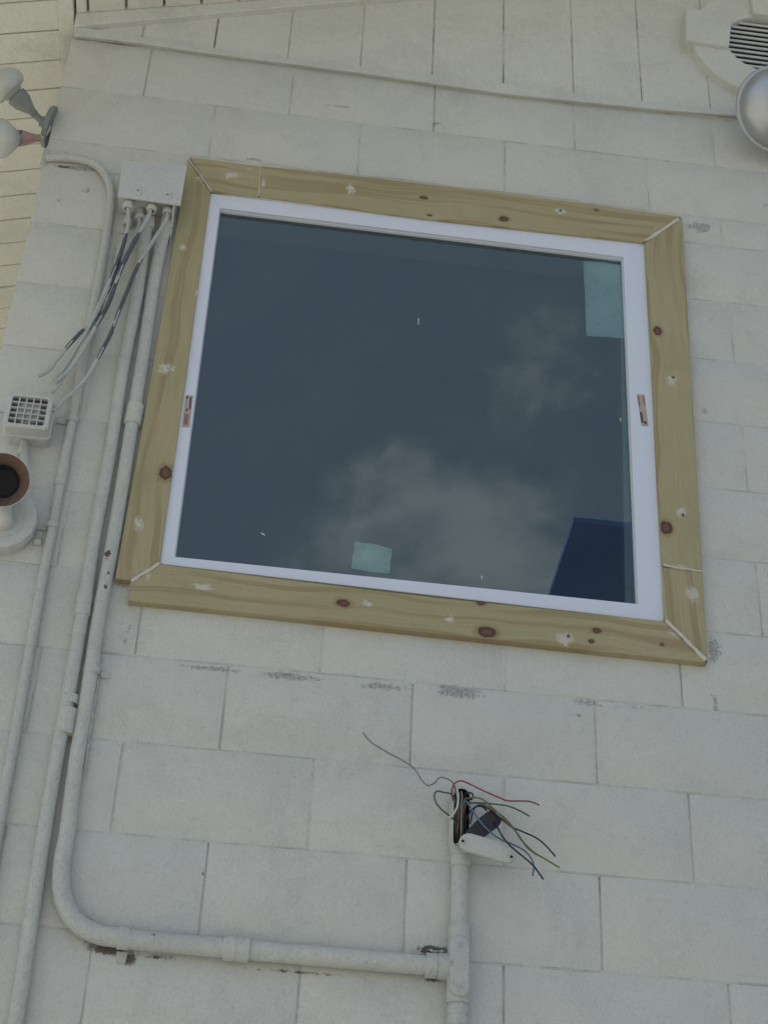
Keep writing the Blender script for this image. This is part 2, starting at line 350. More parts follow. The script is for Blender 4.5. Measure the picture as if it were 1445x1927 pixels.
def tube_vf(path, rad, seg=12, jit=0.0):
    V = []; F = []; n = len(path); up = None
    for i, p in enumerate(path):
        t = (path[min(i+1, n-1)]-path[max(i-1, 0)]).normalized()
        if up is None:
            up = Vector((0, -1, 0)) if abs(t.y) < 0.9 else Vector((0, 0, 1))
        up = (up-t*up.dot(t)).normalized(); sd_ = t.cross(up)
        r = rad(i/(n-1)) if callable(rad) else rad
        for k in range(seg):
            a = 2*math.pi*k/seg; rr = r*(1+random.uniform(-jit, jit))
            V.append(p+up*math.cos(a)*rr+sd_*math.sin(a)*rr)
    for i in range(n-1):
        for k in range(seg):
            F.append((i*seg+k, i*seg+(k+1) % seg, (i+1)*seg+(k+1) % seg, (i+1)*seg+k))
    F.append(tuple(range(seg))[::-1]); F.append(tuple((n-1)*seg+k for k in range(seg)))
    return V, F
def tube(name, pts, rad, mat, parent=None, seg=12, n=6, jit=0.0, raw=False, dark=None, **k):
    path = [Vector(p) for p in pts] if raw else smooth_path(pts, n)
    V, F = tube_vf(path, rad, seg, jit); mids = None
    if dark:
        mids = []; N = len(path)-1
        for i in range(N):
            for s_ in range(seg):
                u = i/N; on = any(a+0.02*math.sin(s_*2.1) <= u <= b+0.03*math.sin(s_*1.7+1) for a, b in dark)
                mids.append(1 if on else 0)
        mids += [0, 0]
    return build(name, V, F, mat, parent, smooth=True, mids=mids, autosmooth=0.9, **k)
def lathe(name, prof, org, axis, mat, parent=None, seg=32, cap=True, mids=None, sharp=0.6, **k):
    """prof: (radius, distance along axis)"""
    ax = Vector(axis).normalized(); u = ax.orthogonal().normalized(); v = ax.cross(u); org = Vector(org); V = []; F = []; mi = []
    for r, h in prof:
        for i in range(seg):
            a = 2*math.pi*i/seg; V.append(org+ax*h+u*math.cos(a)*r+v*math.sin(a)*r)
    for j in range(len(prof)-1):
        for i in range(seg):
            F.append((j*seg+i, j*seg+(i+1) % seg, (j+1)*seg+(i+1) % seg, (j+1)*seg+i)); mi.append(mids[j] if mids else 0)
    if cap:
        F.append(tuple(range(seg))[::-1]); mi.append(mids[0] if mids else 0)
        F.append(tuple((len(prof)-1)*seg+i for i in range(seg))); mi.append(mids[-1] if mids else 0)
    return build(name, V, F, mat, parent, smooth=True, mids=mi, autosmooth=sharp, **k)
def screw_head(name, c, r, parent, mat=None, axis=(0, -1, 0)):
    return lathe(name, [(r, -0.001), (r, 0.0015), (r*0.75, 0.0025), (r*0.35, 0.0025), (r*0.3, 0.0012), (r*0.05, 0.0012)], c, axis, mat or M['screw'], parent, seg=14)
def stadium(a, b, r, n=8):
    ax, az = a; bx, bz = b; t = math.atan2(bz-az, bx-ax); out = []
    for i in range(n+1): th = t-math.pi/2+math.pi*i/n; out.append((bx+r*math.cos(th), bz+r*math.sin(th)))
    for i in range(n+1): th = t+math.pi/2+math.pi*i/n; out.append((ax+r*math.cos(th), az+r*math.sin(th)))
    return out
def xz(pts): return [(p[0], p[2]) for p in pts]

G = 2.5766            # height of the lowest whole bed joint in view
S = 0.2032

# ================================================================== ground
gr = build('ground', [(-300,-300,0),(300,-300,0),(300,300,0),(-300,300,0)], [(0,1,2,3)], M['ground'], kind='structure')

# ================================================================== block wall
XL, XR = -0.427, 2.95
wall = empty('block_wall', (1.2, 0.1, 0.0), 'white painted concrete block wall with faint joints around the new window', 'wall')
# solid backing behind the shells, with the window opening left out
WX0, WX1, WZ0, WZ1 = 0.005, 1.205, G+0.82, G+2.015
YB = 0.011
def core():
    V = []; F = []
    def bx(x0, x1, z0, z1, y0=YB, y1=0.19):
        b = len(V); V.extend([(x0,y0,z0),(x1,y0,z0),(x1,y0,z1),(x0,y0,z1),(x0,y1,z0),(x1,y1,z0),(x1,y1,z1),(x0,y1,z1)])
        F.extend([(b,b+1,b+2,b+3),(b+5,b+4,b+7,b+6),(b+4,b,b+3,b+7),(b+1,b+5,b+6,b+2),(b+3,b+2,b+6,b+7),(b+4,b+5,b+1,b)])
    bx(XL+0.004, WX0-0.012, 0, G+2.56); bx(WX1+0.012, XR+3, 0, G+2.56)
    bx(WX0-0.012, WX1+0.012, 0, WZ0-0.012); bx(WX0-0.012, WX1+0.012, WZ1+0.012, G+2.56)
    # left return of the wall running back from the corner
    bx(XL+0.004, XL+0.19, 0, G+2.56, 0.19, 5.0)
    return build('wall_core', V, F, M['mortar'], wall)
core()
def sub_rect(x0, x1, z0, z1):
    """rectangle minus the window opening -> list of polygons"""
    a, b, c, d = WX0-0.01, WX1+0.01, WZ0-0.01, WZ1+0.01
    if x1 <= a+0.004 or x0 >= b-0.004 or z1 <= c+0.004 or z0 >= d-0.004: return [[(x0,z0),(x1,z0),(x1,z1),(x0,z1)]]
    t_ = 0.012; inx0, inx1, inz0, inz1 = x0 < a-t_, x1 > b+t_, z0 < c-t_, z1 > d+t_
    if not (inx0 or inx1 or inz0 or inz1): return []
    if inx0 and not (inz0 or inz1): return [[(x0,z0),(a,z0),(a,z1),(x0,z1)]]
    if inx1 and not (inz0 or inz1): return [[(b,z0),(x1,z0),(x1,z1),(b,z1)]]
    if inz0 and not (inx0 or inx1): return [[(x0,z0),(x1,z0),(x1,c),(x0,c)]]
    if inz1 and not (inx0 or inx1): return [[(x0,d),(x1,d),(x1,z1),(x0,z1)]]
    if inx0 and inz0: return [[(x0,z0),(x1,z0),(x1,c),(a,c),(a,z1),(x0,z1)]]
    if inx0 and inz1: return [[(x0,z0),(a,z0),(a,d),(x1,d),(x1,z1),(x0,z1)]]
    if inx1 and inz0: return [[(x0,z0),(x1,z0),(x1,z1),(b,z1),(b,c),(x0,c)]]
    if inx1 and inz1: return [[(b,z0),(x1,z0),(x1,z1),(x0,z1),(x0,d),(b,d)]]
    return []
beds = []      # (z, from, to)
courses = []   # z0, z1, parity
for k in range(-6, 10): courses.append((G+k*S, G+(k+1)*S, (k+1) % 2))   # parity 1: odd joints
courses.append((G+10*S, G+10.5*S, 1)); courses.append((G+10.5*S, G+11.5*S, 0)); courses.append((G+11.5*S, G+12.48*S, 1))
JV = []; JF = []
def joint_strip(p0, p1, w, dep):
    """mortar surface in a joint: real relief, its depth wandering along the joint"""
    L = (Vector(p1)-Vector(p0)).length; n = max(2, int(L/0.022)); t = (Vector(p1)-Vector(p0)).normalized()
    s_ = Vector((-t.z, 0, t.x)); b = len(JV); ph = random.uniform(0, 50)
    for i in range(n+1):
        c = Vector(p0).lerp(Vector(p1), i/n)
        y = dep(i/n*L+ph)
        for q in (-1, -0.35, 0.35, 1): JV.append(c+s_*w*q*0.5+Vector((0, y+0.0003*random.uniform(0.2, 1.6) if abs(q) < 1 else max(y, 0.0010), 0)))
    for i in range(n):
        for q in range(3): JF.append((b+i*4+q, b+i*4+q+1, b+(i+1)*4+q+1, b+(i+1)*4+q))
def wander(base, amp):
    f1, f2, f3 = random.uniform(3, 7), random.uniform(13, 22), random.uniform(40, 60)
    return lambda s: max(-0.0009, base+amp*(0.55*math.sin(s*f1)+0.3*math.sin(s*f2+1)+0.15*math.sin(s*f3)))
GAP = 0.0022
for (z0, z1, par) in courses:
    js = [j*S for j in range(-3, 33) if (j % 2) == par]
    if abs(z1-G) < 0.01: js = [x+(0.055 if abs(x-6*S) < 0.01 else 0) for x in js]
    js = [x+random.uniform(-0.003, 0.003) for x in js if XL+0.05 < x < XR]
    xs = [XL]+js+[XR]
    for a, b in zip(xs, xs[1:]):
        for poly in sub_rect(a+(GAP if a != XL else 0), b-GAP, z0+GAP*0.8, z1-GAP*0.8):
            q = []
            n = len(poly)
            for i in range(n):
                p, r = poly[i], poly[(i+1) % n]; L = math.hypot(r[0]-p[0], r[1]-p[1]); m = max(1, int(L/0.05))
                for k in range(m):
                    u = k/m; jj = 0.0007
                    q.append((p[0]+(r[0]-p[0])*u+random.uniform(-jj, jj), p[1]+(r[1]-p[1])*u+random.uniform(-jj, jj)))
            off = random.uniform(0.0, 0.0006)
            V, F = prism_vf(q, off, YB+0.002, random.uniform(0.0010, 0.0018), rnd=True)
            build('concrete_block', V, F, M['block'], wall, smooth=True, autosmooth=0.9)
    for x in js:
        if WX0 < x < WX1 and z0 > WZ0 and z1 < WZ1: continue
        if WX0-0.01 < x < WX1+0.01:
            if z0 < WZ0 < z1: z1_, z0_ = WZ0-0.01, z0
            elif z0 < WZ1 < z1: z0_, z1_ = WZ1+0.01, z1
            else: z0_, z1_ = z0, z1
        else: z0_, z1_ = z0, z1
        joint_strip((x, 0, z0_), (x, 0, z1_), 0.010, wander(random.choice((0.0004, 0.0014, 0.0028, 0.0036)) if z0 < G+3.5*S or z0 > G+11*S else random.choice((-0.0006, 0.0002, 0.0010)), 0.0022))
    for a, b in ((XL+0.001, XR),):
        up = z0 > G+7.5*S
        if WZ0 < z0 < WZ1:
            joint_strip((XL+0.001, 0, z0), (WX0-0.01, 0, z0), 0.008, wander(0.0, 0.0018)); joint_strip((WX1+0.01, 0, z0), (XR, 0, z0), 0.008, wander(0.0, 0.0018))
        else: joint_strip((a, 0, z0), (b, 0, z0), 0.008, wander(-0.0009, 0.0013) if up else wander(0.0001, 0.0022))
build('mortar', JV, JF, M['mortar'], wall, smooth=True)

for c, r in (((-0.3040, 0.0000, 4.5374), 0.0075), ((-0.3685, 0.0000, 4.4884), 0.003), ((1.5561, -0.0000, 4.7843), 0.004), ((-0.0606, 0.0000, 3.1330), 0.008)):
    lathe('bolt_head', [(r*1.1, -0.002), (r*1.1, 0.003), (r*0.8, 0.006), (r*0.2, 0.0065)], c, (0.1, -1, 0), M['pipe'], wall, seg=10)
# dry lines and lips of old paint left above the window trim
lip = [(0.1110, 0.0000, 4.7218),(0.2423, 0.0000, 4.7116),(0.3588, 0.0000, 4.7109),(0.4754, 0.0000, 4.7163),(0.5782, 0.0000, 4.7152),(0.6814, 0.0000, 4.7141),(0.8294, 0.0000, 4.7163),(1.0231, 0.0000, 4.7178)]
tube('paint_ridge', [(p[0], 0.0005, p[2]) for p in lip], 0.0022, M['block'], wall, seg=6, n=4, jit=0.3)

# ================================================================== gable wall above the blocks
TAN = 0.31
def slope_z(x, z0=G+2.585): return z0+TAN*(x+0.43)
gable = empty('gable_wall', (0.9, 0.0, G+2.55), 'cream white gable siding of vertical boards above the long metal flashing', 'gable')
ZF = G+2.560
sx_ = [-0.425, -0.235, -0.028, 0.182, 0.392, 0.600, 0.809, 1.016, 1.220, 1.425, 1.63, 1.835, 2.04, 2.25, 2.46, 2.67, 2.9]
for a, b in zip(sx_, sx_[1:]):
    g_ = random.choice((0.0016, 0.0022, 0.0034))
    x0, x1 = a+g_, b-g_
    z0 = ZF-0.02
    top0, top1 = min(slope_z(x0)+0.02, G+5), slope_z(x1)+0.02
    if slope_z(x1) < z0+0.03: continue
    prism('siding_board', [(x0, z0), (x1, z0), (x1, top1), (x0, max(top0, z0+0.002))], -0.0015, 0.011, M['siding'], gable, ch=0.0015)
V, F = prism_vf([(-0.427, ZF-0.03), (2.95, ZF-0.03), (2.95, slope_z(2.95)+0.05), (-0.427, slope_z(-0.427)+0.05)], 0.0008, 0.04, 0)
build('backing_panel', V, F, M['groove'], gable)
# frieze under the soffit
prism('frieze_board', [(-0.4241, -0.0200, 5.1380),(0.3945, -0.0200, 5.4130),(2.9,0,slope_z(2.9)),(2.9,0,slope_z(2.9)+0.065),(-0.4275,0,slope_z(-0.4275)+0.058)], -0.022, 0.003, M['siding'], gable, ch=0.002)
# flashing: folded metal strip with a drip edge
fl_t = [(-0.4259, -0.0130, 5.1483),(-0.2296, -0.0130, 5.1382),(-0.0324, -0.0130, 5.1282),(0.1955, -0.0130, 5.1258),(0.4247, -0.0130, 5.1324),(0.6019, -0.0130, 5.1358),(0.8116, -0.0130, 5.1359),(1.0464, -0.0130, 5.1336),(1.2831, -0.0130, 5.1358),(1.5225, -0.0130, 5.1448)]
fl_b = [(-0.4201, -0.0140, 5.1099),(-0.2261, -0.0140, 5.1108),(-0.0301, -0.0140, 5.1051),(0.1970, -0.0140, 5.1048),(0.4260, -0.0140, 5.1024),(0.6028, -0.0140, 5.0969),(0.8115, -0.0140, 5.0924),(1.0452, -0.0140, 5.0989),(1.2813, -0.0140, 5.1076),(1.5204, -0.0140, 5.1232)]
e_t = (2.95, -0.013, fl_t[-1][2]+0.02); e_b = (2.95, -0.014, fl_b[-1][2]+0.02)
fl_t.append(e_t); fl_b.append(e_b)
V = []; F = []
for a, b in zip(fl_t, fl_b):
    V += [(a[0], 0.012, a[2]+0.012), (a[0], -0.004, a[2]+0.010), (a[0], -0.013, a[2]), (b[0], -0.016, b[2]), (b[0], -0.013, b[2]-0.001), (b[0], -0.0115, b[2]+0.003), (b[0], -0.003, b[2]+0.006), (b[0], 0.012, b[2]+0.006)]
for i in range(len(fl_t)-1):
    for k in range(8): F.append((i*8+k, i*8+(k+1) % 8, (i+1)*8+(k+1) % 8, (i+1)*8+k))
F.append(tuple(range(8))); F.append(tuple((len(fl_t)-1)*8+k for k in range(8)))
build('flashing', V, F, M['trimpaint'], gable)

# ================================================================== sloping soffit (eave boards at the left, rake boards overhead)
sof = empty('roof_soffit', (-0.6, 0.2, slope_z(-0.6)), 'cream boarded underside of the roof at upper left corner', 'soffit')
ZS = lambda x: slope_z(x, G+2.612)
def slab(name, x0, x1, y0, y1, th, mat, drop=0.0):
    V = []
    for dz in (0, th):
        for x, y in ((x0,y0),(x1,y0),(x1,y1),(x0,y1)):
            i_ = 0.0018 if dz == 0 else 0
            V.append((x+(i_ if x == x0 else -i_), y+(i_ if y == y0 else -i_), ZS(x)+dz-drop))
    # chamfered lower edge
    for x, y in ((x0,y0),(x1,y0),(x1,y1),(x0,y1)): V.append((x, y, ZS(x)+0.003-drop))
    F = [(0,3,2,1),(4,5,6,7)]
    for i in range(4):
        j = (i+1) % 4; F += [(i, j, 8+j, 8+i), (8+i, 8+j, 4+j, 4+i)]
    return build(name, V, F, mat, sof)
ys = [-1.8+0.1075*i for i in range(0, 70)]
off0 = 0.141-ys[18]; ys = [y+off0 for y in ys]
for a, b in zip(ys, ys[1:]):
    if a > 3.2: break
    slab('soffit_board', -2.6, -0.474, a+0.002, b-0.002, 0.015, M['cream'], drop=random.uniform(-0.0012, 0.0015))
slab('edge_trim', -0.474, -0.432, -2.0, 3.2, 0.02, M['cream'], drop=0.006)
xs2 = [-0.394-0.104*0.33]+[-0.394+0.104*i for i in range(0, 34)]
for a, b in zip(xs2, xs2[1:]):
    slab('rake_board', a+0.0035, b-0.0035, -0.75, -0.0225, 0.015, M['cream'], drop=random.uniform(-0.001, 0.001))
V = []
for x, y in ((-2.6,-2.0),(3.0,-2.0),(3.0,-0.70),(-0.43,-0.70),(-0.43,5.5),(-2.6,5.5)): V.append((x, y, ZS(x)+0.014))
for x, y in ((-2.6,-2.0),(3.0,-2.0),(3.0,-0.70),(-0.43,-0.70),(-0.43,5.5),(-2.6,5.5)): V.append((x, y, ZS(x)+0.16))
V = [( -2.6,-2.0,ZS(-2.6)+0.0165),(-0.43,-2.0,ZS(-0.43)+0.0165),(-0.43,5.5,ZS(-0.43)+0.0165),(-2.6,5.5,ZS(-2.6)+0.0165),
     ( -2.6,-2.0,ZS(-2.6)+0.16),(-0.43,-2.0,ZS(-0.43)+0.16),(-0.43,5.5,ZS(-0.43)+0.16),(-2.6,5.5,ZS(-2.6)+0.16)]
BF = [(0,3,2,1),(4,5,6,7),(0,1,5,4),(1,2,6,5),(2,3,7,6),(3,0,4,7)]
build('roof_deck', V, BF, M['groove'], sof)
V = [(-0.428,-0.77,ZS(-0.428)+0.0165),(3.2,-0.77,ZS(3.2)+0.0165),(3.2,5.5,ZS(3.2)+0.0165),(-0.428,5.5,ZS(-0.428)+0.0165)]
V += [(x, y, z+0.14) for x, y, z in V]
build('roof_deck', V, BF, M['groove'], sof)

# ================================================================== window
win = empty('window', (0.6, 0.02, G+0.85), 'fixed window in white vinyl frame with dark tinted glass', 'window')
fo = [(0.0127, -0.0120, 4.5681),(1.1974, -0.0120, 4.5737),(1.1838, -0.0120, 3.3965),(0.0260, -0.0120, 3.4164)]
fi = [(0.0501, -0.0100, 4.5200),(1.1352, -0.0100, 4.5156),(1.1262, -0.0100, 3.4376),(0.0567, -0.0100, 3.4395)]
def rail(name, a, b, c, d, yf, yb, mat, parent, **k): return prism(name, [a, b, c, d], yf, yb, mat, parent, **k)
for i in range(4):
    j = (i+1) % 4
    rail('frame', fo[i], fo[j], fi[j], fi[i], -0.012, 0.095, M['vinyl'], win, ch=0.0012)
# stepped glazing bead inside the frame
fb = [(p[0]+(0.0018 if i in (0, 3) else -0.0018), 0, p[2]+(0.0018 if i > 1 else -0.0018)) for i, p in enumerate(fi)]
for i in range(4):
    j = (i+1) % 4
    rail('glazing_bead', (fi[i][0], 0, fi[i][2]), (fi[j][0], 0, fi[j][2]), fb[j], fb[i], -0.003, 0.0085, M['vinyl'], win, ch=0.0006)
fx0, fx1, fz0, fz1 = min(p[0] for p in fi)-0.004, max(p[0] for p in fi)+0.004, min(p[2] for p in fi)-0.004, max(p[2] for p in fi)+0.004
build('glass_pane', [(fx0, 0.006, fz0), (fx1, 0.006, fz0), (fx1, 0.006, fz1), (fx0, 0.006, fz1)], [(0,1,2,3)], M['glass'], win)
# inner stops seen through the glass
M['stopgrey'] = simple('inner_stop', (0.42, 0.45, 0.44), 0.6)
M['stopdark'] = simple('inner_gasket', (0.10, 0.12, 0.11), 0.6)
prism('inner_stop', [(1.1316, 0.0140, 4.5310),(1.1477, 0.0140, 4.5296),(1.1379, 0.0140, 3.4440),(1.1025, 0.0140, 3.4442)], 0.014, 0.03, M['stopgrey'], win, ch=0)
prism('inner_stop', [(0.0427, 0.0140, 4.5458),(1.1482, 0.0140, 4.5413),(1.1458, 0.0140, 4.5178),(0.0450, 0.0140, 4.5230)], 0.014, 0.03, M['stopdark'], win, ch=0, label='dark gasket line along the top of the glass')
prism('paper_label', [(1.0307, 0.0120, 4.5058),(1.0878, 0.0120, 4.5108),(1.1345, 0.0120, 4.5066),(1.1328, 0.0120, 4.3911),(1.1327, 0.0120, 4.2506),(1.0846, 0.0120, 4.2490),(1.0322, 0.0120, 4.2450),(1.0316, 0.0120, 4.3760)], 0.012, 0.0125, M['sticker'], win, ch=0, label='large pale paper label in the upper right corner of the glass')
prism('paper_label', [(0.4638, 0.0120, 3.5433),(0.5089, 0.0120, 3.5414),(0.5517, 0.0120, 3.5334),(0.5493, 0.0120, 3.4997),(0.5482, 0.0120, 3.4665),(0.5038, 0.0120, 3.4656),(0.4592, 0.0120, 3.4689),(0.4610, 0.0120, 3.5037)], 0.012, 0.0125, M['sticker'], win, ch=0, label='small pale paper label near the bottom of the glass')
def frame_label(q, marks):
    l_ = prism('frame_label', q, -0.0128, -0.0121, M['label'], win, ch=0, label='small pink printed label on the frame')
    for m, mt in marks: prism('print_mark', m, -0.0132, -0.0129, mt, l_, ch=0)
frame_label([(1.1500, -0.0120, 4.0513),(1.1706, -0.0120, 4.0524),(1.1754, -0.0120, 3.9545),(1.1590, -0.0120, 3.9523)],
    [([(1.1556, -0.0120, 3.9949),(1.1610, -0.0120, 3.9957),(1.1636, -0.0120, 3.9628),(1.1581, -0.0120, 3.9621)], M['ink']), ([(1.1652, -0.0120, 3.9680),(1.1706, -0.0120, 3.9687),(1.1715, -0.0120, 3.9589),(1.1660, -0.0120, 3.9582)], M['ink']),
     ([(1.1525, -0.0120, 4.0466),(1.1566, -0.0120, 4.0471),(1.1578, -0.0120, 4.0136),(1.1537, -0.0120, 4.0131)], M['inkred']), ([(1.1648, -0.0120, 4.0466),(1.1690, -0.0120, 4.0471),(1.1704, -0.0120, 4.0204),(1.1663, -0.0120, 4.0198)], M['inkred'])])
frame_label([(0.0308, -0.0120, 3.8944),(0.0486, -0.0120, 3.8953),(0.0501, -0.0120, 3.8013),(0.0326, -0.0120, 3.7989)],
    [([(0.0416, -0.0120, 3.8894),(0.0454, -0.0120, 3.8900),(0.0469, -0.0120, 3.8532),(0.0431, -0.0120, 3.8527)], M['ink']), ([(0.0336, -0.0120, 3.8916),(0.0374, -0.0120, 3.8921),(0.0371, -0.0120, 3.8840),(0.0333, -0.0120, 3.8835)], M['ink']),
     ([(0.0365, -0.0120, 3.8550),(0.0402, -0.0120, 3.8555),(0.0399, -0.0120, 3.8475),(0.0361, -0.0120, 3.8470)], M['ink']), ([(0.0346, -0.0120, 3.8372),(0.0447, -0.0120, 3.8385),(0.0444, -0.0120, 3.8068),(0.0357, -0.0120, 3.8057)], M['inkred'])])
for q in ([(0.5882, 0.0030, 4.2335),(0.5923, 0.0030, 4.2341),(0.5916, 0.0030, 4.2127),(0.5888, 0.0030, 4.2123)], [(0.2429, 0.0030, 3.5374),(0.2517, 0.0030, 3.5355),(0.2560, 0.0030, 3.5287),(0.2484, 0.0030, 3.5307)], [(0.7603, 0.0030, 3.4816),(0.7640, 0.0030, 3.4806),(0.7641, 0.0030, 3.4705),(0.7604, 0.0030, 3.4701)], [(1.1086, 0.0030, 3.9847),(1.1113, 0.0030, 3.9851),(1.1121, 0.0030, 3.9719),(1.1094, 0.0030, 3.9715)]):
    prism('paint_speck', q, 0.0045, 0.0055, M['stopgrey'], win, ch=0)
# room behind
room = empty('room_interior', (1.0, 2.0, 0.5), 'dim grey room dimly visible behind the tinted glass', 'room')
x0, x1, y0, y1, z0, z1 = -0.2, 4.0, 0.2, 4.6, 0.5, G+2.5
RV = [(x0,y0,z0),(x1,y0,z0),(x1,y1,z0),(x0,y1,z0),(x0,y0,z1),(x1,y0,z1),(x1,y1,z1),(x0,y1,z1)]
build('room_wall', RV, [(1,2,6,5),(2,3,7,6),(3,0,4,7)], M['room'], room)
build('room_floor', [(x0,y0,z0),(x1,y0,z0),(x1,y1,z0),(x0,y1,z0)], [(0,1,2,3)], M['room'], room)
build('room_ceiling', [(x0,y0,z1),(x1,y0,z1),(x1,y1,z1),(x0,y1,z1)], [(0,1,2,3)], M['room'], room)
box('ceiling_beam', x0+0.01, x1-0.01, 1.42, 1.55, z1-0.10, z1-0.002, M['room'], room, ch=0.003)

# ================================================================== treated pine trim
trim = empty('window_trim', (0.6, -0.01, G+0.74), 'unpainted treated pine boards nailed around the window', 'trim')
YT = -0.022
wt = wood('pine_top', 0, [(0.5877, 4.6351, 0.0106, 0.0059), (0.8076, 4.5921, 0.0130, 0.0094), (1.0641, 4.6671, 0.0059, 0.0047), (0.6054, 4.5732, 0.0071, 0.0035)], 3.0)
ws = wood('pine_top_short', 0, [(5, 5, 1, 1)], 8.0)
wl_ = wood('pine_left', 1, [(0.0102, 3.6581, 0.0189, 0.0142)], 12.0)
wr = wood('pine_right', 1, [(1.2133, 4.2595, 0.0142, 0.0106), (1.2015, 3.6499, 0.0177, 0.0142)], 17.0)
wrs = wood('pine_right_short', 1, [(5, 5, 1, 1)], 23.0)
wb = wood('pine_bottom', 0, [(0.4438, 3.3561, 0.0153, 0.0094), (0.7708, 3.3175, 0.0212, 0.0130), (1.0227, 3.3495, 0.0106, 0.0065), (1.0096, 3.3206, 0.0071, 0.0053), (1.1736, 3.3304, 0.0047, 0.0041), (0.7567, 3.3931, 0.0106, 0.0071)], 29.0)
t_short = prism('trim_board', [(-0.0480, -0.0220, 4.6824),(0.1423, -0.0220, 4.6805),(0.1478, -0.0220, 4.5688),(0.0237, -0.0220, 4.5679)], YT, 0.0, ws, trim, label='short top board at the left mitre')
t_long = prism('trim_board', [(0.1444, -0.0220, 4.6809),(0.4450, -0.0220, 4.6872),(0.8842, -0.0220, 4.6897),(1.3016, -0.0220, 4.6815),(1.1916, -0.0220, 4.5694),(0.5942, -0.0220, 4.5617),(0.1499, -0.0220, 4.5692)], YT, 0.0, wt, trim, label='long top board')
t_left = prism('trim_board', [(-0.0516, -0.0220, 4.6758),(0.0214, -0.0220, 4.5636),(0.0260, -0.0220, 3.9579),(0.0261, -0.0220, 3.4146),(-0.0300, -0.0220, 3.3623),(-0.0666, -0.0220, 3.3635),(-0.0574, -0.0220, 3.9135)], YT+0.002, 0.0, wl_, trim, label='left upright board')
t_right = prism('trim_board', [(1.3045, -0.0220, 4.6800),(1.2824, -0.0220, 3.5408),(1.1854, -0.0220, 3.5440),(1.1944, -0.0220, 4.5660)], YT, 0.0, wr, trim, label='long right upright board')
t_rs = prism('trim_board', [(1.2827, -0.0220, 3.5364),(1.2778, -0.0220, 3.2980),(1.1834, -0.0220, 3.3951),(1.1864, -0.0220, 3.5398)], YT+0.001, 0.0, wrs, trim, label='short board at the lower right')
t_bot = prism('trim_board', [(-0.0316, -0.0220, 3.3566),(0.0280, -0.0220, 3.4092),(0.6284, -0.0220, 3.3952),(1.1819, -0.0220, 3.3908),(1.2739, -0.0220, 3.2949),(0.6312, -0.0220, 3.3020),(0.2733, -0.0220, 3.3068),(-0.0300, -0.0220, 3.3090)], YT-0.001, 0.0, wb, trim, label='bottom board')
# raised caulk lines at the mitres and thin beads along the frame
def caulk(parent, pts, r, jit=0.25): tube('caulk_bead', pts, r, M['putty'], parent, seg=7, n=5, jit=jit)
caulk(t_bot, [(-0.0294, -0.0230, 3.3576),(-0.0147, -0.0250, 3.3719),(0.0044, -0.0240, 3.3886),(0.0254, -0.0230, 3.4111)], 0.0042)
caulk(t_long, [(1.2928, -0.0240, 4.6682),(1.2516, -0.0240, 4.6259),(1.1959, -0.0230, 4.5730)], 0.0040)
caulk(t_bot, [(1.1852, -0.0240, 3.3928),(1.2178, -0.0250, 3.3584),(1.2468, -0.0250, 3.3272),(1.2725, -0.0240, 3.3005)], 0.0042)
caulk(t_right, [(1.1889, -0.0230, 3.5438),(1.2164, -0.0240, 3.5392),(1.2550, -0.0230, 3.5384),(1.2792, -0.0230, 3.5369)], 0.0028)
caulk(t_short, [(0.1434, -0.0225, 4.6762),(0.1457, -0.0225, 4.6249),(0.1483, -0.0225, 4.5704)], 0.0016)
caulk(t_left, [(-0.0484, -0.0215, 4.6728),(-0.0145, -0.0215, 4.6228),(0.0225, -0.0215, 4.5662)], 0.0022)
tube('frame_caulk', [(1.1981, -0.0140, 4.5681),(1.1929, -0.0140, 4.2327),(1.1895, -0.0140, 3.7970),(1.1847, -0.0140, 3.4011)], 0.0020, M['putty'], win, seg=6)
tube('frame_caulk', [(0.0224, -0.0140, 4.5697),(0.5953, -0.0140, 4.5656),(1.1954, -0.0140, 4.5735)], 0.0016, M['putty'], win, seg=6)
def smear(parent, u_pts, y=-0.0222):
    """a thin trowelled patch of filler, outline given around it"""
    c = [sum(p[0] for p in u_pts)/len(u_pts), sum(p[2] for p in u_pts)/len(u_pts)]
    u_pts = [(c[0]+(p[0]-c[0])*random.uniform(0.30, 0.62), p[1], c[1]+(p[2]-c[1])*random.uniform(0.30, 0.62)) for p in u_pts]
    path = smooth_path([(p[0], 0, p[2]) for p in u_pts]+[(u_pts[0][0], 0, u_pts[0][2])], 4)[:-1]
    V = [(p.x, y+0.0003, p.z) for p in path]+[(c[0]+(p.x-c[0])*0.72, y-0.0004, c[1]+(p.z-c[1])*0.72) for p in path]+[(c[0], y-0.0005, c[1])]
    n = len(path); F = []
    for i in range(n):
        j = (i+1) % n; F += [(i, j, n+j, n+i), (n+i, n+j, 2*n)]
    build('filler_patch', V, F, M['filler'], parent, smooth=True)
smear(t_short, [(0.0468, -0.0220, 4.6188),(0.0543, -0.0220, 4.6438),(0.0735, -0.0220, 4.6510),(0.1004, -0.0220, 4.6376),(0.0766, -0.0220, 4.6336),(0.0620, -0.0220, 4.6233),(0.0551, -0.0220, 4.6064)])
smear(t_long, [(0.3747, -0.0220, 4.6476),(0.3900, -0.0220, 4.6580),(0.4121, -0.0220, 4.6498),(0.3956, -0.0220, 4.6351),(0.3914, -0.0220, 4.6068),(0.3746, -0.0220, 4.6002),(0.3801, -0.0220, 4.6286)])
smear(t_long, [(0.9322, -0.0220, 4.6437),(0.9546, -0.0220, 4.6612),(0.9782, -0.0220, 4.6591),(0.9851, -0.0220, 4.6364),(0.9646, -0.0220, 4.6410)])
smear(t_left, [(-0.0417, -0.0200, 4.3678),(-0.0278, -0.0200, 4.3774),(-0.0141, -0.0200, 4.3648),(-0.0263, -0.0200, 4.3518),(-0.0309, -0.0200, 4.3328)])
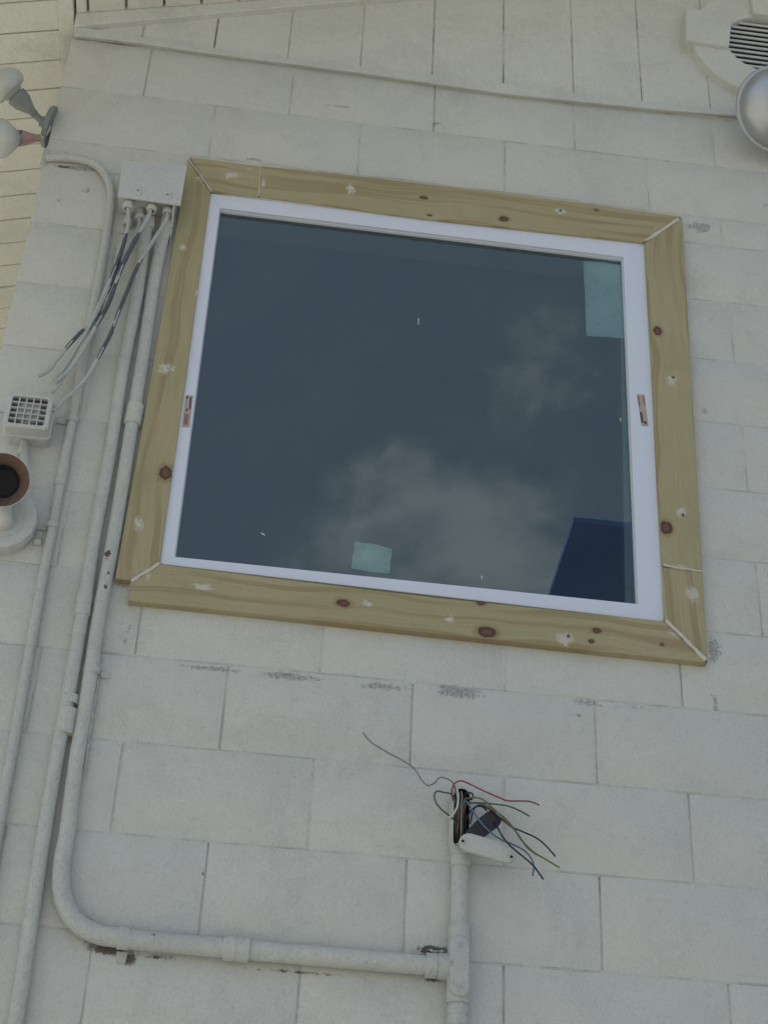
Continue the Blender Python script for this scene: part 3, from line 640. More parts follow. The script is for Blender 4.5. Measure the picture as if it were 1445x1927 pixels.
smear(t_left, [(-0.0472, -0.0200, 3.9656),(-0.0337, -0.0200, 3.9824),(-0.0076, -0.0200, 3.9811),(-0.0025, -0.0200, 3.9703),(-0.0239, -0.0200, 3.9656),(-0.0031, -0.0200, 3.9422),(-0.0263, -0.0200, 3.9423),(-0.0397, -0.0200, 3.9469)])
smear(t_left, [(0.0191, -0.0200, 4.2234),(0.0250, -0.0200, 4.2314),(0.0291, -0.0200, 4.2054),(0.0239, -0.0200, 4.1923)])
smear(t_left, [(-0.0495, -0.0200, 3.5292),(-0.0442, -0.0200, 3.5444),(-0.0341, -0.0200, 3.5224),(-0.0147, -0.0200, 3.4931),(-0.0304, -0.0200, 3.4941),(-0.0445, -0.0200, 3.5096)])
smear(t_right, [(1.2200, -0.0220, 4.1251),(1.2353, -0.0220, 4.1255),(1.2486, -0.0220, 4.1153),(1.2617, -0.0220, 4.0794),(1.2515, -0.0220, 4.0712),(1.2390, -0.0220, 4.0934),(1.2301, -0.0220, 4.0819),(1.2257, -0.0220, 4.1018)])
smear(t_right, [(1.2253, -0.0220, 3.6999),(1.2393, -0.0220, 3.7155),(1.2557, -0.0220, 3.7052),(1.2598, -0.0220, 3.6874),(1.2435, -0.0220, 3.6778),(1.2282, -0.0220, 3.6835)])
smear(t_rs, [(1.2254, -0.0220, 3.4677),(1.2513, -0.0220, 3.4778),(1.2546, -0.0220, 3.5085),(1.2669, -0.0220, 3.4825),(1.2715, -0.0220, 3.4573),(1.2568, -0.0220, 3.4457),(1.2400, -0.0220, 3.4594)])
smear(t_bot, [(0.0925, -0.0240, 3.3643),(0.1156, -0.0240, 3.3697),(0.1459, -0.0240, 3.3635),(0.1617, -0.0240, 3.3599),(0.1415, -0.0240, 3.3493),(0.1128, -0.0240, 3.3515)], y=-0.0233)
smear(t_bot, [(0.4770, -0.0240, 3.3615),(0.5007, -0.0240, 3.3697),(0.5177, -0.0240, 3.3661),(0.5135, -0.0240, 3.3533),(0.4897, -0.0240, 3.3478)], y=-0.0233)
smear(t_bot, [(0.6719, -0.0240, 3.3464),(0.6924, -0.0240, 3.3528),(0.6975, -0.0240, 3.3410),(0.6760, -0.0240, 3.3277)], y=-0.0233)
smear(t_bot, [(0.9295, -0.0240, 3.3121),(0.9458, -0.0240, 3.3330),(0.9641, -0.0240, 3.3309),(0.9625, -0.0240, 3.3130),(0.9427, -0.0240, 3.3013)], y=-0.0233)
for par, c in ((t_long, (1.0640, -0.0225, 4.6666)), (t_right, (1.2451, -0.0235, 4.1102)), (t_bot, (0.9565, -0.0245, 3.3271)), (t_right, (1.2439, -0.0235, 3.6906)), (t_bot, (1.1744, -0.0235, 3.3297)), (t_long, (0.9629, -0.0235, 4.6472))):
    screw_head('screw', c, 0.0038, par)

# ================================================================== round gable vent
vent = empty('gable_vent', (1.605, -0.01, G+2.86), 'round gable vent with raised ring, keystone block and horizontal louvers', 'vent')
VC = (1.606, G+2.858); RO, RI = 0.230, 0.122
def ring_piece(a0, a1, n, y0, y1):
    V = []; F = []
    for i in range(n+1):
        a = math.radians(a0+(a1-a0)*i/n); c, s = math.cos(a), math.sin(a)
        for r, y in ((RO, 0.0), (RO, y0+0.004), (RO-0.004, y0), (RI+0.004, y0), (RI, y0+0.003), (RI, 0.0)): V.append((VC[0]+r*c, y, VC[1]+r*s))
    for i in range(n):
        for k in range(6): F.append((i*6+k, i*6+(k+1) % 6, (i+1)*6+(k+1) % 6, (i+1)*6+k))
    F.append(tuple(range(6))); F.append(tuple(n*6+k for k in range(6)))
    return V, F
for a0 in (0, 90, 180, 270):
    V, F = ring_piece(a0+0.25, a0+89.75, 16, -0.032, 0); build('ring_segment', V, F, M['siding'], vent, smooth=True, autosmooth=0.5)
kz0, kz1 = G+2.858-0.003, G+2.858+0.062
prism('keystone', [(1.3532, -0.0450, 5.3862),(1.4850, -0.0450, 5.3827),(1.5040, -0.0450, 5.5185),(1.3630, -0.0450, 5.5401)], -0.047, 0.0, M['siding'], vent, ch=0.003)
for a in (90, 0, 270):
    c = VC[0]+0.178*math.cos(math.radians(a)), VC[1]+0.178*math.sin(math.radians(a)); w, h = (0.032, 0.06) if a in (90, 270) else (0.06, 0.032)
    box('keystone', c[0]-w, c[0]+w, -0.047, 0.0, c[1]-h, c[1]+h, M['siding'], vent, ch=0.003)
lathe('vent_throat', [(RI+0.001, 0.02), (RI+0.001, -0.010)], (VC[0], 0, VC[1]), (0, -1, 0), M['groove'], vent, cap=False)
lathe('vent_back', [(RI+0.001, 0), (0.001, 0.0)], (VC[0], -0.0035, VC[1]), (0, -1, 0), M['dark'], vent, cap=False)
k = 0; z = VC[1]-RI+0.008
while z < VC[1]+RI-0.012:
    h = math.sqrt(max(0.0, (RI-0.001)**2-(z-VC[1])**2))
    V = [(VC[0]-h, -0.017, z-0.0025), (VC[0]+h, -0.017, z-0.0025), (VC[0]+h, -0.013, z-0.001), (VC[0]-h, -0.013, z-0.001),
         (VC[0]-h, -0.017, z+0.0072), (VC[0]+h, -0.017, z+0.0072), (VC[0]+h, -0.013, z+0.0082), (VC[0]-h, -0.013, z+0.0082)]
    build('louver', V, BF, M['metalbox'], vent)
    z += 0.0212
# ================================================================== spun metal lamp shade
lamp = empty('dome_lamp', (1.6183, -0.0200, 5.1654), 'shiny metal dome lamp shade below the round gable vent', 'lamp')
DC = (1.5799, -0.1150, 5.0532); dax = Vector((0.10, -0.86, -0.50)).normalized()
prof = [(0.126, -0.004), (0.1285, 0.0), (0.1265, 0.004), (0.1185, 0.005), (0.1175, 0.010)]
for i in range(1, 13):
    a = math.radians(90*i/12.5); prof.append((0.1165*math.cos(a), 0.010+0.062*math.sin(a)))
lathe('lamp_shade', prof, DC, dax, M['shade'], lamp, seg=64, sharp=0.5)
tube('lamp_arm', [DC, (DC[0]+0.01, -0.05, DC[2]+0.03), (DC[0]+0.01, -0.002, DC[2]+0.035)], 0.011, M['pipe'], lamp, seg=12)
lathe('mounting_plate', [(0.05, 0), (0.05, 0.010), (0.042, 0.016), (0.012, 0.018)], (DC[0]+0.01, -0.004, DC[2]+0.035), (0, -1, 0), M['pipe'], lamp)

# ================================================================== twin floodlight at the corner
fl = empty('floodlight', (-0.4266, 0.0200, 4.7626), 'twin bulb floodlight at the wall corner with one grey and one pink lamp holder', 'floodlight')
mc = Vector((-0.4364, 0.0100, 4.7646))
lathe('mounting_plate', [(0.058, -0.008), (0.058, 0.0), (0.052, 0.006), (0.02, 0.008)], mc+Vector((-0.002,0,0)), (-1, -0.12, 0.16), M['lampgrey'], fl, seg=28)
tube('corner_box', [(-0.4230, 0.0100, 4.6714), (-0.4238, 0.0100, 4.6413), (-0.4237, 0.0100, 4.6056)], 0.013, M['pipe'], fl, seg=14)
tube('knuckle_body', [(-0.4301, 0.0100, 4.7699), (-0.4469, 0.0050, 4.7698), (-0.4610, -0.0000, 4.7702)], lambda u: 0.020-0.007*u, M['lampgrey'], fl, seg=12)
def lamp_head(a, b, c, mat, r0, r1, rb, lab):
    """a = knuckle, b = mouth of the holder, c = bulb centre"""
    a, b, c = Vector(a), Vector(b), Vector(c); ax = (b-a).normalized(); L = (b-a).length
    h = lathe('lamp_holder', [(0.006, 0), (r0, 0.003), (r0, L*0.25), (r0*1.15, L*0.27), (r0*1.3, L*0.4), (r1*0.92, L*0.75), (r1, L), (r1*0.9, L+0.001), (r1*0.8, L-0.01)], a, ax, mat, fl, seg=24, label=lab)
    d = (c-b).length
    lathe('bulb', [(r1*0.6, -0.012), (r1*0.62, 0.002), (r1*0.9, d*0.15), (rb*0.62, d*0.35)]+[(rb*math.cos(math.radians(q)), d*0.95+rb*0.75*math.sin(math.radians(q))) for q in range(-36, 90, 9)]+[(0.001, d*0.95+rb*0.75)], b, ax, M['bulb'], fl, seg=36, sharp=1.2)
lamp_head((-0.4551, 0.0000, 4.7692), (-0.5283, -0.0450, 4.8086), (-0.5597, -0.0620, 4.8256), M['lampgrey'], 0.009, 0.029, 0.054, 'weathered grey lamp holder')
lamp_head((-0.4507, 0.0000, 4.7067), (-0.4985, -0.0350, 4.6617), (-0.5373, -0.0680, 4.6204), M['lamppink'], 0.010, 0.022, 0.052, 'faded pink lamp holder')
tube('lamp_holder_gasket', [(-0.4974, -0.0340, 4.6630), (-0.5136, -0.0450, 4.6486)], 0.0215, M['lampgrey'], fl, seg=20)
lathe('seam_ring', [(0.0225, 0.0), (0.0235, 0.001), (0.0225, 0.003)], (-0.4974, -0.0340, 4.6630), (-1, -0.4, 0.1), M['blackrubber'], fl, seg=20)
tube('swivel_arm', [(-0.4356, 0.0000, 4.7541), (-0.4401, 0.0000, 4.7288), (-0.4507, 0.0000, 4.7067)], 0.008, M['pipe'], fl, seg=10)

# ================================================================== conduits
def strap(parent, c, w, ang_vertical=True, r=0.017, tabs=(1,)):
    """pipe clamp: half hoop with a flat tab"""
    c = Vector(c); V = []; F = []; n = 10
    for i in range(n+1):
        a = math.pi*i/n
        for ww in (-w, w):
            o = Vector((math.cos(a)*(r+0.0025), 0, 0)) if ang_vertical else Vector((0, 0, math.cos(a)*(r+0.0025)))
            l_ = Vector((0, 0, ww)) if ang_vertical else Vector((ww, 0, 0))
            V.append(Vector((c.x, c.y, c.z))+o+l_+Vector((0, -math.sin(a)*(r+0.0025), 0)))
    for i in range(n): F.append((2*i, 2*i+1, 2*i+3, 2*i+2))
    for s in tabs:
        b = len(V); e = Vector((s*(r+0.002), 0, 0)) if ang_vertical else Vector((0, 0, s*(r+0.002))); e2 = e*1.0+(Vector((s*0.022, 0, 0)) if ang_vertical else Vector((0, 0, s*0.022)))
        l_ = Vector((0, 0, w)) if ang_vertical else Vector((w, 0, 0))
        base = Vector((c.x, -0.004, c.z))
        for q in (e-l_, e+l_, e2+l_*0.8, e2-l_*0.8): V.append(base+q)
        for q in (e-l_, e+l_, e2+l_*0.8, e2-l_*0.8): V.append(base+q+Vector((0, 0.004, 0)))
        F += [tuple(b+i for i in f) for f in BF]
    st = build('strap', V, F, M['pipe'], parent, smooth=True, autosmooth=0.5)
    return st
def coupling(parent, a, b, r, name='coupling'):
    a, b = Vector(a), Vector(b); L = (b-a).length
    lathe(name, [(r*0.93, 0), (r, 0.0015), (r, L*0.44), (r*0.94, L*0.47), (r*0.94, L*0.53), (r*1.02, L*0.56), (r*1.02, L-0.0015), (r*0.93, L)], a, b-a, M['pipe'], parent, seg=24)
# 1 thin conduit turning down from the corner
c1 = empty('thin_conduit', (-0.2298, -0.0140, 3.7223), 'thinnest white conduit bending down from the corner floodlight and passing the grille box', 'conduit')
tube('tube', [(-0.4205, -0.0100, 4.6274),(-0.3831, -0.0140, 4.6316),(-0.3342, -0.0140, 4.6320),(-0.2980, -0.0140, 4.6243),(-0.2643, -0.0140, 4.5944),(-0.2408, -0.0140, 4.5457),(-0.2309, -0.0140, 4.4839),(-0.2274, -0.0140, 4.3997),(-0.2245, -0.0140, 4.2540),(-0.2255, -0.0140, 4.1220),(-0.2265, -0.0140, 3.9947),(-0.2249, -0.0140, 3.8803),(-0.2245, -0.0140, 3.7851),(-0.2253, -0.0140, 3.6847),(-0.2239, -0.0140, 3.5654),(-0.2235, -0.0140, 3.4716),(-0.2235, -0.0140, 3.3459),(-0.2218, -0.0140, 3.1599),(-0.2193, -0.0140, 2.9726),(-0.2178, -0.0140, 2.8134),(-0.2158, -0.0140, 2.5346),(-0.2151, -0.0140, 2.2672)], 0.0112, M['pipe'], c1, seg=16, n=6, jit=0.012)
coupling(c1, (-0.2255, -0.0140, 3.6620), (-0.2248, -0.0140, 3.5948), 0.0135); coupling(c1, (-0.3891, -0.0130, 4.6336), (-0.3681, -0.0140, 4.6342), 0.0135)
strap(c1, (-0.2246, -0.0130, 3.7858), 0.009, True, 0.0115, (-1,)); strap(c1, (-0.2247, -0.0130, 3.4863), 0.008, True, 0.0115, (-1,))
# 2 straight conduit, left of the pair
c2 = empty('straight_conduit', (-0.1146, -0.0180, 3.1566), 'straight white conduit running down left of its neighbour from the cable box', 'conduit')
tube('tube', [(-0.1272, -0.0240, 4.4400),(-0.1267, -0.0220, 4.3711),(-0.1232, -0.0180, 4.1546),(-0.1271, -0.0180, 3.9560),(-0.1241, -0.0180, 3.6844),(-0.1270, -0.0180, 3.4808),(-0.1244, -0.0180, 3.3006),(-0.1244, -0.0180, 3.0792),(-0.1265, -0.0180, 2.9559),(-0.1263, -0.0180, 2.8377),(-0.1248, -0.0180, 2.7020),(-0.1222, -0.0180, 2.5726),(-0.1190, -0.0180, 2.4089),(-0.1199, -0.0180, 2.2543)], 0.0152, M['pipe'], c2, seg=18, n=5, jit=0.012)
coupling(c2, (-0.1256, -0.0180, 3.3167), (-0.1243, -0.0180, 3.2603), 0.0175); coupling(c2, (-0.1189, -0.0180, 3.0361), (-0.1200, -0.0180, 2.9783), 0.0195)
strap(c2, (-0.1190, -0.0160, 3.0582), 0.010, True, 0.015, (1,))
# 3 conduit that bends under the window and ends in the open wire box
c3 = empty('bent_conduit', (0.3371, -0.0200, 2.5574), 'thick white conduit sweeping round the lower left to the open wire fitting', 'conduit')
tube('tube', [(-0.0759, -0.0240, 4.4482),(-0.0801, -0.0230, 4.4147),(-0.0851, -0.0200, 4.3426),(-0.0874, -0.0180, 4.2179),(-0.0849, -0.0180, 3.9784),(-0.0850, -0.0180, 3.8009),(-0.0845, -0.0180, 3.6744),(-0.0846, -0.0180, 3.4859),(-0.0879, -0.0180, 3.2564),(-0.0857, -0.0180, 3.0832),(-0.0858, -0.0190, 2.9115),(-0.0808, -0.0200, 2.7724),(-0.0809, -0.0210, 2.7048),(-0.0755, -0.0210, 2.6560),(-0.0595, -0.0210, 2.6131),(-0.0310, -0.0210, 2.5814),(0.0065, -0.0210, 2.5645),(0.0514, -0.0210, 2.5598),(0.1291, -0.0210, 2.5578),(0.2797, -0.0210, 2.5566),(0.4840, -0.0210, 2.5554),(0.7010, -0.0210, 2.5550)], lambda u: 0.0155+0.004*min(1, max(0, (u-0.45)/0.25)), M['pipe'], c3, seg=20, n=6, jit=0.014)
coupling(c3, (-0.0832, -0.0180, 3.8454), (-0.0842, -0.0180, 3.7853), 0.0195); coupling(c3, (0.2537, -0.0210, 2.5565), (0.3058, -0.0210, 2.5566), 0.0245)
coupling(c3, (0.6532, -0.0210, 2.5554), (0.7010, -0.0210, 2.5550), 0.0248); strap(c3, (0.0595, -0.0180, 2.5604), 0.011, False, 0.020, (-1,)); strap(c3, (-0.0851, -0.0160, 3.1325), 0.009, True, 0.0155, (1,))
def flake(pts, r, n=9):
    path = smooth_path(pts, n); V, F = tube_vf(path, lambda u: r*math.sin(math.pi*min(1, max(0.01, u)))**0.4*(0.30+0.9*abs(math.sin(u*61)*math.sin(u*23+1))), 6, 0.45)
    build('paint_flake', V, F, M['pipe'], c3, smooth=True)
flake([(-0.0688, -0.0120, 3.1286),(-0.0686, -0.0120, 3.0880),(-0.0693, -0.0120, 3.0379),(-0.0688, -0.0120, 2.9887),(-0.0677, -0.0120, 2.9283),(-0.0652, -0.0120, 2.8811)], 0.0048)
flake([(-0.0225, -0.0060, 2.6042),(0.0165, -0.0070, 2.5858),(0.0641, -0.0070, 2.5791),(0.1267, -0.0070, 2.5780),(0.2311, -0.0060, 2.5785),(0.3572, -0.0060, 2.5793),(0.4841, -0.0060, 2.5791),(0.5905, -0.0060, 2.5793),(0.6922, -0.0060, 2.5790)], 0.0050, 14)
flake([(0.6427, -0.0140, 2.5843),(0.6691, -0.0160, 2.5848),(0.6942, -0.0120, 2.5891)], 0.0055)
tube('tube', [(0.7185,-0.022,(0.7169, -0.0220, 2.7987)[2]),(0.7185,-0.022,(0.7199, -0.0220, 2.6204)[2]),(0.7185,-0.022,(0.7251, -0.0220, 2.3232)[2])], 0.0175, M['pipe'], c3, seg=20, n=10, jit=0.012)
# tee body with blank cover
zt0, zt1 = (0.7211, -0.0300, 2.4758)[2], (0.7183, -0.0300, 2.6416)[2]
tb = tube('tee_body', [(0.719,-0.023,zt0),(0.719,-0.023,zt0+0.012),(0.719,-0.024,zt0+0.02),(0.719,-0.024,zt1-0.02),(0.719,-0.023,zt1-0.012),(0.719,-0.023,zt1)], lambda u: 0.0195 if (u < 0.15 or u > 0.85) else 0.0225, M['pipe'], c3, seg=24, n=3)
ca, cb = (0.7169, -0.0500, 2.5920), (0.7194, -0.0500, 2.5103)
cv = prism('cover', stadium((ca[0], ca[2]), (cb[0], cb[2]), 0.0195), -0.0515, -0.03, M['pipe'], tb, ch=0.003)
screw_head('screw', (ca[0], -0.052, ca[2]), 0.004, tb, M['pipe']); screw_head('screw', (cb[0], -0.052, cb[2]), 0.004, tb, M['pipe'])
coupling(c3, (0.719,-0.022,(0.7230, -0.0220, 2.4424)[2]), (0.719,-0.022,(0.7224, -0.0220, 2.4802)[2]), 0.0205)
coupling(c3, (0.719,-0.022,(0.7175, -0.0220, 2.7622)[2]), (0.719,-0.022,(0.7167, -0.0220, 2.8079)[2]), 0.0205)
# open conduit fitting: hollow boat-shaped body
bz0, bz1 = (0.7157, -0.0300, 2.7910)[2], (0.7133, -0.0300, 2.9292)[2]
bx_ = 0.7165
def hollow(name, zc0, zc1, x, r, yf, parent):
    out = stadium((x, zc0+r), (x, zc1-r), r, 10); inn = stadium((x, zc0+r), (x, zc1-r), r-0.004, 10); n = len(out); V = []; F = []
    for q, y in ((out, -0.004), (out, yf+0.002), (inset(out, 0.001), yf), (inn, yf), (inn, -0.012)): V += [(a, y, b) for a, b in q]
    for k_ in range(4):
        for i in range(n): j = (i+1) % n; F.append((k_*n+i, k_*n+j, (k_+1)*n+j, (k_+1)*n+i))
    F.append(tuple(range(n))); F.append(tuple(4*n+i for i in range(n)))
    mi = [0]*(3*n)+[1]*n+[0, 1]
    return build(name, V, F, [M['pipe'], M['dark']], parent, smooth=True, mids=mi, autosmooth=0.6)
hollow('open_fitting', bz0, bz1, bx_, 0.0205, -0.046, c3)

# the cover that hangs off it and its gasket
hc = empty('fitting_cover', (0.7651, -0.0700, 2.7849), 'loose white oval cover plate hanging beside the open conduit fitting', 'cover')
a, b = (0.7279, -0.0620, 2.7983), (0.8048, -0.0750, 2.7742)
V, F = prism_vf(stadium((a[0], a[2]), (b[0], b[2]), 0.0195), -0.074, -0.066, 0.003, rnd=True)
V = [(x, y-0.018*(x-a[0])/(b[0]-a[0]), z) for x, y, z in V]
pl = build('plate', V, F, M['pipe'], hc, smooth=True, autosmooth=0.7)
for c, yy in (((0.7156, -0.0700, 2.7986), -0.0735), ((0.8118, -0.0900, 2.7658), -0.0945)): lathe('screw_hole', [(0.0052, 0), (0.0052, 0.0016), (0.0036, 0.0018), (0.0032, 0.0005), (0.0005, 0.0004)], (c[0], yy, c[2]), (0, -1, 0), [M['pipe'], M['dark']], pl, seg=16, mids=[0, 0, 0, 1])
gk = [(0.7099, -0.0580, 2.7959),(0.7151, -0.0580, 2.8135),(0.7281, -0.0580, 2.8309),(0.7500, -0.0580, 2.8561),(0.7666, -0.0580, 2.8717),(0.7766, -0.0580, 2.8773),(0.7833, -0.0580, 2.8756),(0.7878, -0.0580, 2.8690),(0.7957, -0.0580, 2.8638),(0.7979, -0.0580, 2.8536),(0.7924, -0.0580, 2.8437),(0.7747, -0.0580, 2.8282),(0.7593, -0.0580, 2.8141),(0.7395, -0.0580, 2.8031),(0.7198, -0.0580, 2.7945)]
prism('gasket', gk, -0.0600, -0.0575, M['blackrubber'], None, ch=0.0006, label='black rubber gasket wedged above the loose oval cover plate', cat='gasket')

def wire(pts, mat, label, r=0.0018, n=7):
    return tube('wire', pts, r, M[mat], None, seg=7, n=n, label=label, cat='wire', group='loose wires at the open conduit fitting')
wire([(0.7118, -0.0350, 2.8395),(0.7081, -0.0450, 2.8938),(0.6984, -0.0520, 2.9280),(0.6900, -0.0580, 2.9354),(0.6775, -0.0620, 2.9385),(0.6649, -0.0640, 2.9364),(0.6551, -0.0640, 2.9241),(0.6419, -0.0640, 2.9175),(0.6296, -0.0620, 2.9279),(0.6160, -0.0580, 2.9510),(0.5995, -0.0550, 2.9664),(0.5602, -0.0520, 2.9869),(0.5269, -0.0500, 3.0053),(0.5111, -0.0480, 3.0194),(0.5021, -0.0470, 3.0312)], 'wgrey', 'long thin grey wire kinking up and away to the left')
wire([(0.7097, -0.0340, 2.8398),(0.6965, -0.0460, 2.9030),(0.6942, -0.0520, 2.9169),(0.6986, -0.0580, 2.9291),(0.7074, -0.0620, 2.9342),(0.7200, -0.0640, 2.9328),(0.7558, -0.0660, 2.9169),(0.7914, -0.0680, 2.9029),(0.8107, -0.0700, 2.8968),(0.8522, -0.0730, 2.8983),(0.8748, -0.0750, 2.8914)], 'wred', 'red wire arching to the right, highest of the loose wires there')
wire([(0.7160, -0.0340, 2.8637),(0.6970, -0.0500, 2.9049),(0.6755, -0.0580, 2.9078),(0.6626, -0.0620, 2.9073),(0.6558, -0.0640, 2.8987),(0.6599, -0.0620, 2.8823),(0.6739, -0.0560, 2.8696),(0.6912, -0.0500, 2.8597),(0.7041, -0.0400, 2.8497),(0.7107, -0.0300, 2.8240)], 'wgreen', 'dark green wire looping out left of the open fitting', 0.0019)
wire([(0.7179, -0.0350, 2.8752),(0.7033, -0.0500, 2.9258),(0.7065, -0.0600, 2.9052),(0.7048, -0.0640, 2.8787),(0.6959, -0.0620, 2.8588),(0.6867, -0.0580, 2.8525)], 'wwhite', 'short white wire curling over the mouth of the open fitting', 0.0019)
wire([(0.7222, -0.0360, 2.8752),(0.7224, -0.0520, 2.9065),(0.7264, -0.0580, 2.9109),(0.7345, -0.0600, 2.9109),(0.7379, -0.0600, 2.9047),(0.7350, -0.0580, 2.8981),(0.7256, -0.0540, 2.8965),(0.7204, -0.0400, 2.8793)], 'wblack', 'small black wire loop at the top of the open fitting', 0.0019)
wire([(0.7205, -0.0350, 2.8520),(0.7193, -0.0520, 2.8932),(0.7294, -0.0580, 2.8999),(0.7404, -0.0620, 2.9010),(0.7560, -0.0660, 2.8968),(0.7717, -0.0700, 2.8825),(0.7906, -0.0730, 2.8643),(0.8065, -0.0750, 2.8464),(0.8221, -0.0770, 2.8309),(0.8349, -0.0790, 2.8106),(0.8594, -0.0820, 2.7855),(0.8839, -0.0850, 2.7708),(0.9119, -0.0880, 2.7542)], 'wolive', 'olive green wire drooping farthest to the lower right')
wire([(0.7180, -0.0360, 2.8572),(0.7212, -0.0540, 2.8890),(0.7317, -0.0580, 2.8901),(0.7665, -0.0640, 2.8892),(0.8049, -0.0680, 2.8865),(0.8301, -0.0710, 2.8782),(0.8540, -0.0740, 2.8652)], 'wgreen', 'short green wire ending just below the red one')
wire([(0.7185, -0.0340, 2.8464),(0.7242, -0.0500, 2.8862),(0.7496, -0.0580, 2.8901),(0.7728, -0.0640, 2.8804),(0.7983, -0.0680, 2.8624),(0.8168, -0.0700, 2.8430),(0.8328, -0.0730, 2.8196),(0.8475, -0.0760, 2.7969),(0.8675, -0.0800, 2.7802)], 'wbrown', 'brown wire drooping right between the olive and blue ones')
wire([(0.7253, -0.0340, 2.8412),(0.7298, -0.0450, 2.8664),(0.7393, -0.0540, 2.8789),(0.7530, -0.0580, 2.8857),(0.7770, -0.0620, 2.8745),(0.7987, -0.0660, 2.8551),(0.8170, -0.0690, 2.8405),(0.8397, -0.0720, 2.8310),(0.8676, -0.0760, 2.8182),(0.8854, -0.0800, 2.8023),(0.9051, -0.0840, 2.7787)], 'wblack', 'black wire curving right and ending above the olive green tip')
wire([(0.7322, -0.0340, 2.8302),(0.7566, -0.0520, 2.8544),(0.7783, -0.0555, 2.8551),(0.7865, -0.0720, 2.8365),(0.7931, -0.0960, 2.8071),(0.8054, -0.1120, 2.7828),(0.8282, -0.1120, 2.7647),(0.8529, -0.1120, 2.7446),(0.8732, -0.1120, 2.7176)], 'wnavy', 'dark navy wire hanging lowest of all the loose wires', 0.0019)
wire([(0.7171, -0.0400, 2.8731),(0.7216, -0.0580, 2.8933),(0.7378, -0.0630, 2.8693),(0.7565, -0.0660, 2.8424),(0.7721, -0.0700, 2.8256),(0.7906, -0.0740, 2.8108),(0.8148, -0.0800, 2.7993),(0.8371, -0.0840, 2.7878),(0.8515, -0.0880, 2.7724),(0.8586, -0.0900, 2.7532),(0.8558, -0.0920, 2.7310)], 'wblue', 'slate blue wire crossing over the black gasket', 0.0019)
wire([(0.7307, -0.0300, 2.8258),(0.7345, -0.0450, 2.8493),(0.7395, -0.0530, 2.8735),(0.7452, -0.0550, 2.8838),(0.7579, -0.0560, 2.8846),(0.7679, -0.0565, 2.8759)], 'wblack', 'short black wire arching into the back of the gasket', 0.0019)
# stuffed wires inside the fitting
for i, (u, mt, lb) in enumerate(((857, 'wgreen', 'green wire standing inside the open fitting at its left wall'), (861, 'wbrown', 'brown wire standing inside the open fitting beside the green one'), (866, 'wgrey', 'dull grey wire standing in the middle of the open fitting'), (871, 'wteal', 'teal wire standing inside the open fitting right of the grey one'), (876, 'wblack', 'black wire standing inside the open fitting near its right wall'))):
    y_ = -0.030-0.006*((i*7) % 3)
    c = Vector((0.7057, -0.0300, 2.9117))
    dx = (u-857)*0.00118
    tube('wire', [(0.7045+dx, -0.016, bz0+0.012), (0.7055+dx, y_, bz0+0.035), (0.706+dx*0.85, y_-0.008, bz0+0.065), (0.7075+dx*0.7, y_-0.012, bz1-0.02), (0.7085+dx*0.6, y_-0.006, bz1-0.012)], 0.0016, M[mt], None, seg=7, label=lb, cat='wire', group='loose wires at the open conduit fitting')

# ================================================================== junction box with cable connectors
jb = empty('junction_box', (-0.1169, -0.0200, 4.4681), 'white painted metal junction box left of the window trim with open bottom', 'junction box')
jx0, jx1 = -0.211, -0.062
jz0 = (-0.2076, -0.0750, 4.4531)[2]; jz1 = (-0.2116, -0.0750, 4.5846)[2]
V, F = prism_vf([(jx0+0.004, jz0+0.012), (jx1-0.006, jz0+0.012), (jx1-0.006, jz1-0.004), (jx0+0.004, jz1-0.004)], -0.064, 0.0, 0.0015)
build('box_body', V, F, M['metalbox'], jb)
q = [(-0.2071, -0.0780, 4.4503),(-0.0459, -0.0780, 4.4447),(-0.0468, -0.0700, 4.6000),(-0.2126, -0.0700, 4.5915)]
V = []; ylist = (-0.083, -0.083, -0.071, -0.071)
for dy in (0, 0.004):
    for p, y in zip(q, ylist): V.append((p[0], y+dy, p[2]))
cvj = build('cover_plate', V, BF, M['metalbox'], jb)
build('side_flange', [(jx1-0.004,-0.078,jz0+0.002),(jx1-0.001,-0.078,jz0+0.002),(jx1-0.001,-0.0,jz0+0.012-0.085),(jx1-0.004,-0.0,jz0+0.012-0.085),
                      (jx1-0.004,-0.072,jz1-0.001),(jx1-0.001,-0.072,jz1-0.001),(jx1-0.001,-0.0,jz1-0.001),(jx1-0.004,-0.0,jz1-0.001)], BF, M['metalbox'], jb)
build('back_plate', *prism_vf([(jx0+0.012, jz0-0.055), (jx1-0.008, jz0-0.060), (jx1-0.008, jz0+0.011), (jx0+0.012, jz0+0.011)], -0.006, 0.0, 0.001), M['metalbox'], jb)
for c in ((-0.1585, -0.0830, 4.4741), (-0.0832, -0.0830, 4.4714)):
    lathe('washer', [(0.0105, -0.001), (0.0105, 0.001), (0.009, 0.0022), (0.006, 0.0024), (0.005, 0.004), (0.0045, 0.0045)], (c[0], -0.0835, c[2]), (0, -0.98, -0.15), M['metalbox'], cvj, seg=20)
    box('screw_slot', c[0]-0.0035, c[0]+0.0035, -0.0898, -0.0875, c[2]-0.0009, c[2]+0.0009, M['screw'], cvj, ch=0)
def connector(c, r=0.0125):
    c = Vector(c); ax = Vector((0, -0.10, -1)).normalized(); L = 0.034
    lathe('cable_connector', [(r*0.85, -L), (r*0.85, -L*0.5), (r*1.12, -L*0.48), (r*1.12, -L*0.15), (r, -0.002), (r*0.92, 0.0), (r*0.55, -0.001), (r*0.5, -0.012)], c, ax, [M['pipe'], M['dark']], jb, seg=20, mids=[0,0,0,0,0,0,1])
connector((-0.1795, -0.0660, 4.4251)); connector((-0.1194, -0.0600, 4.4332)); connector((-0.1485, -0.0360, 4.4251), 0.0105); connector((-0.1786, -0.0200, 4.4130), 0.0120); connector((-0.0790, -0.0520, 4.4380))
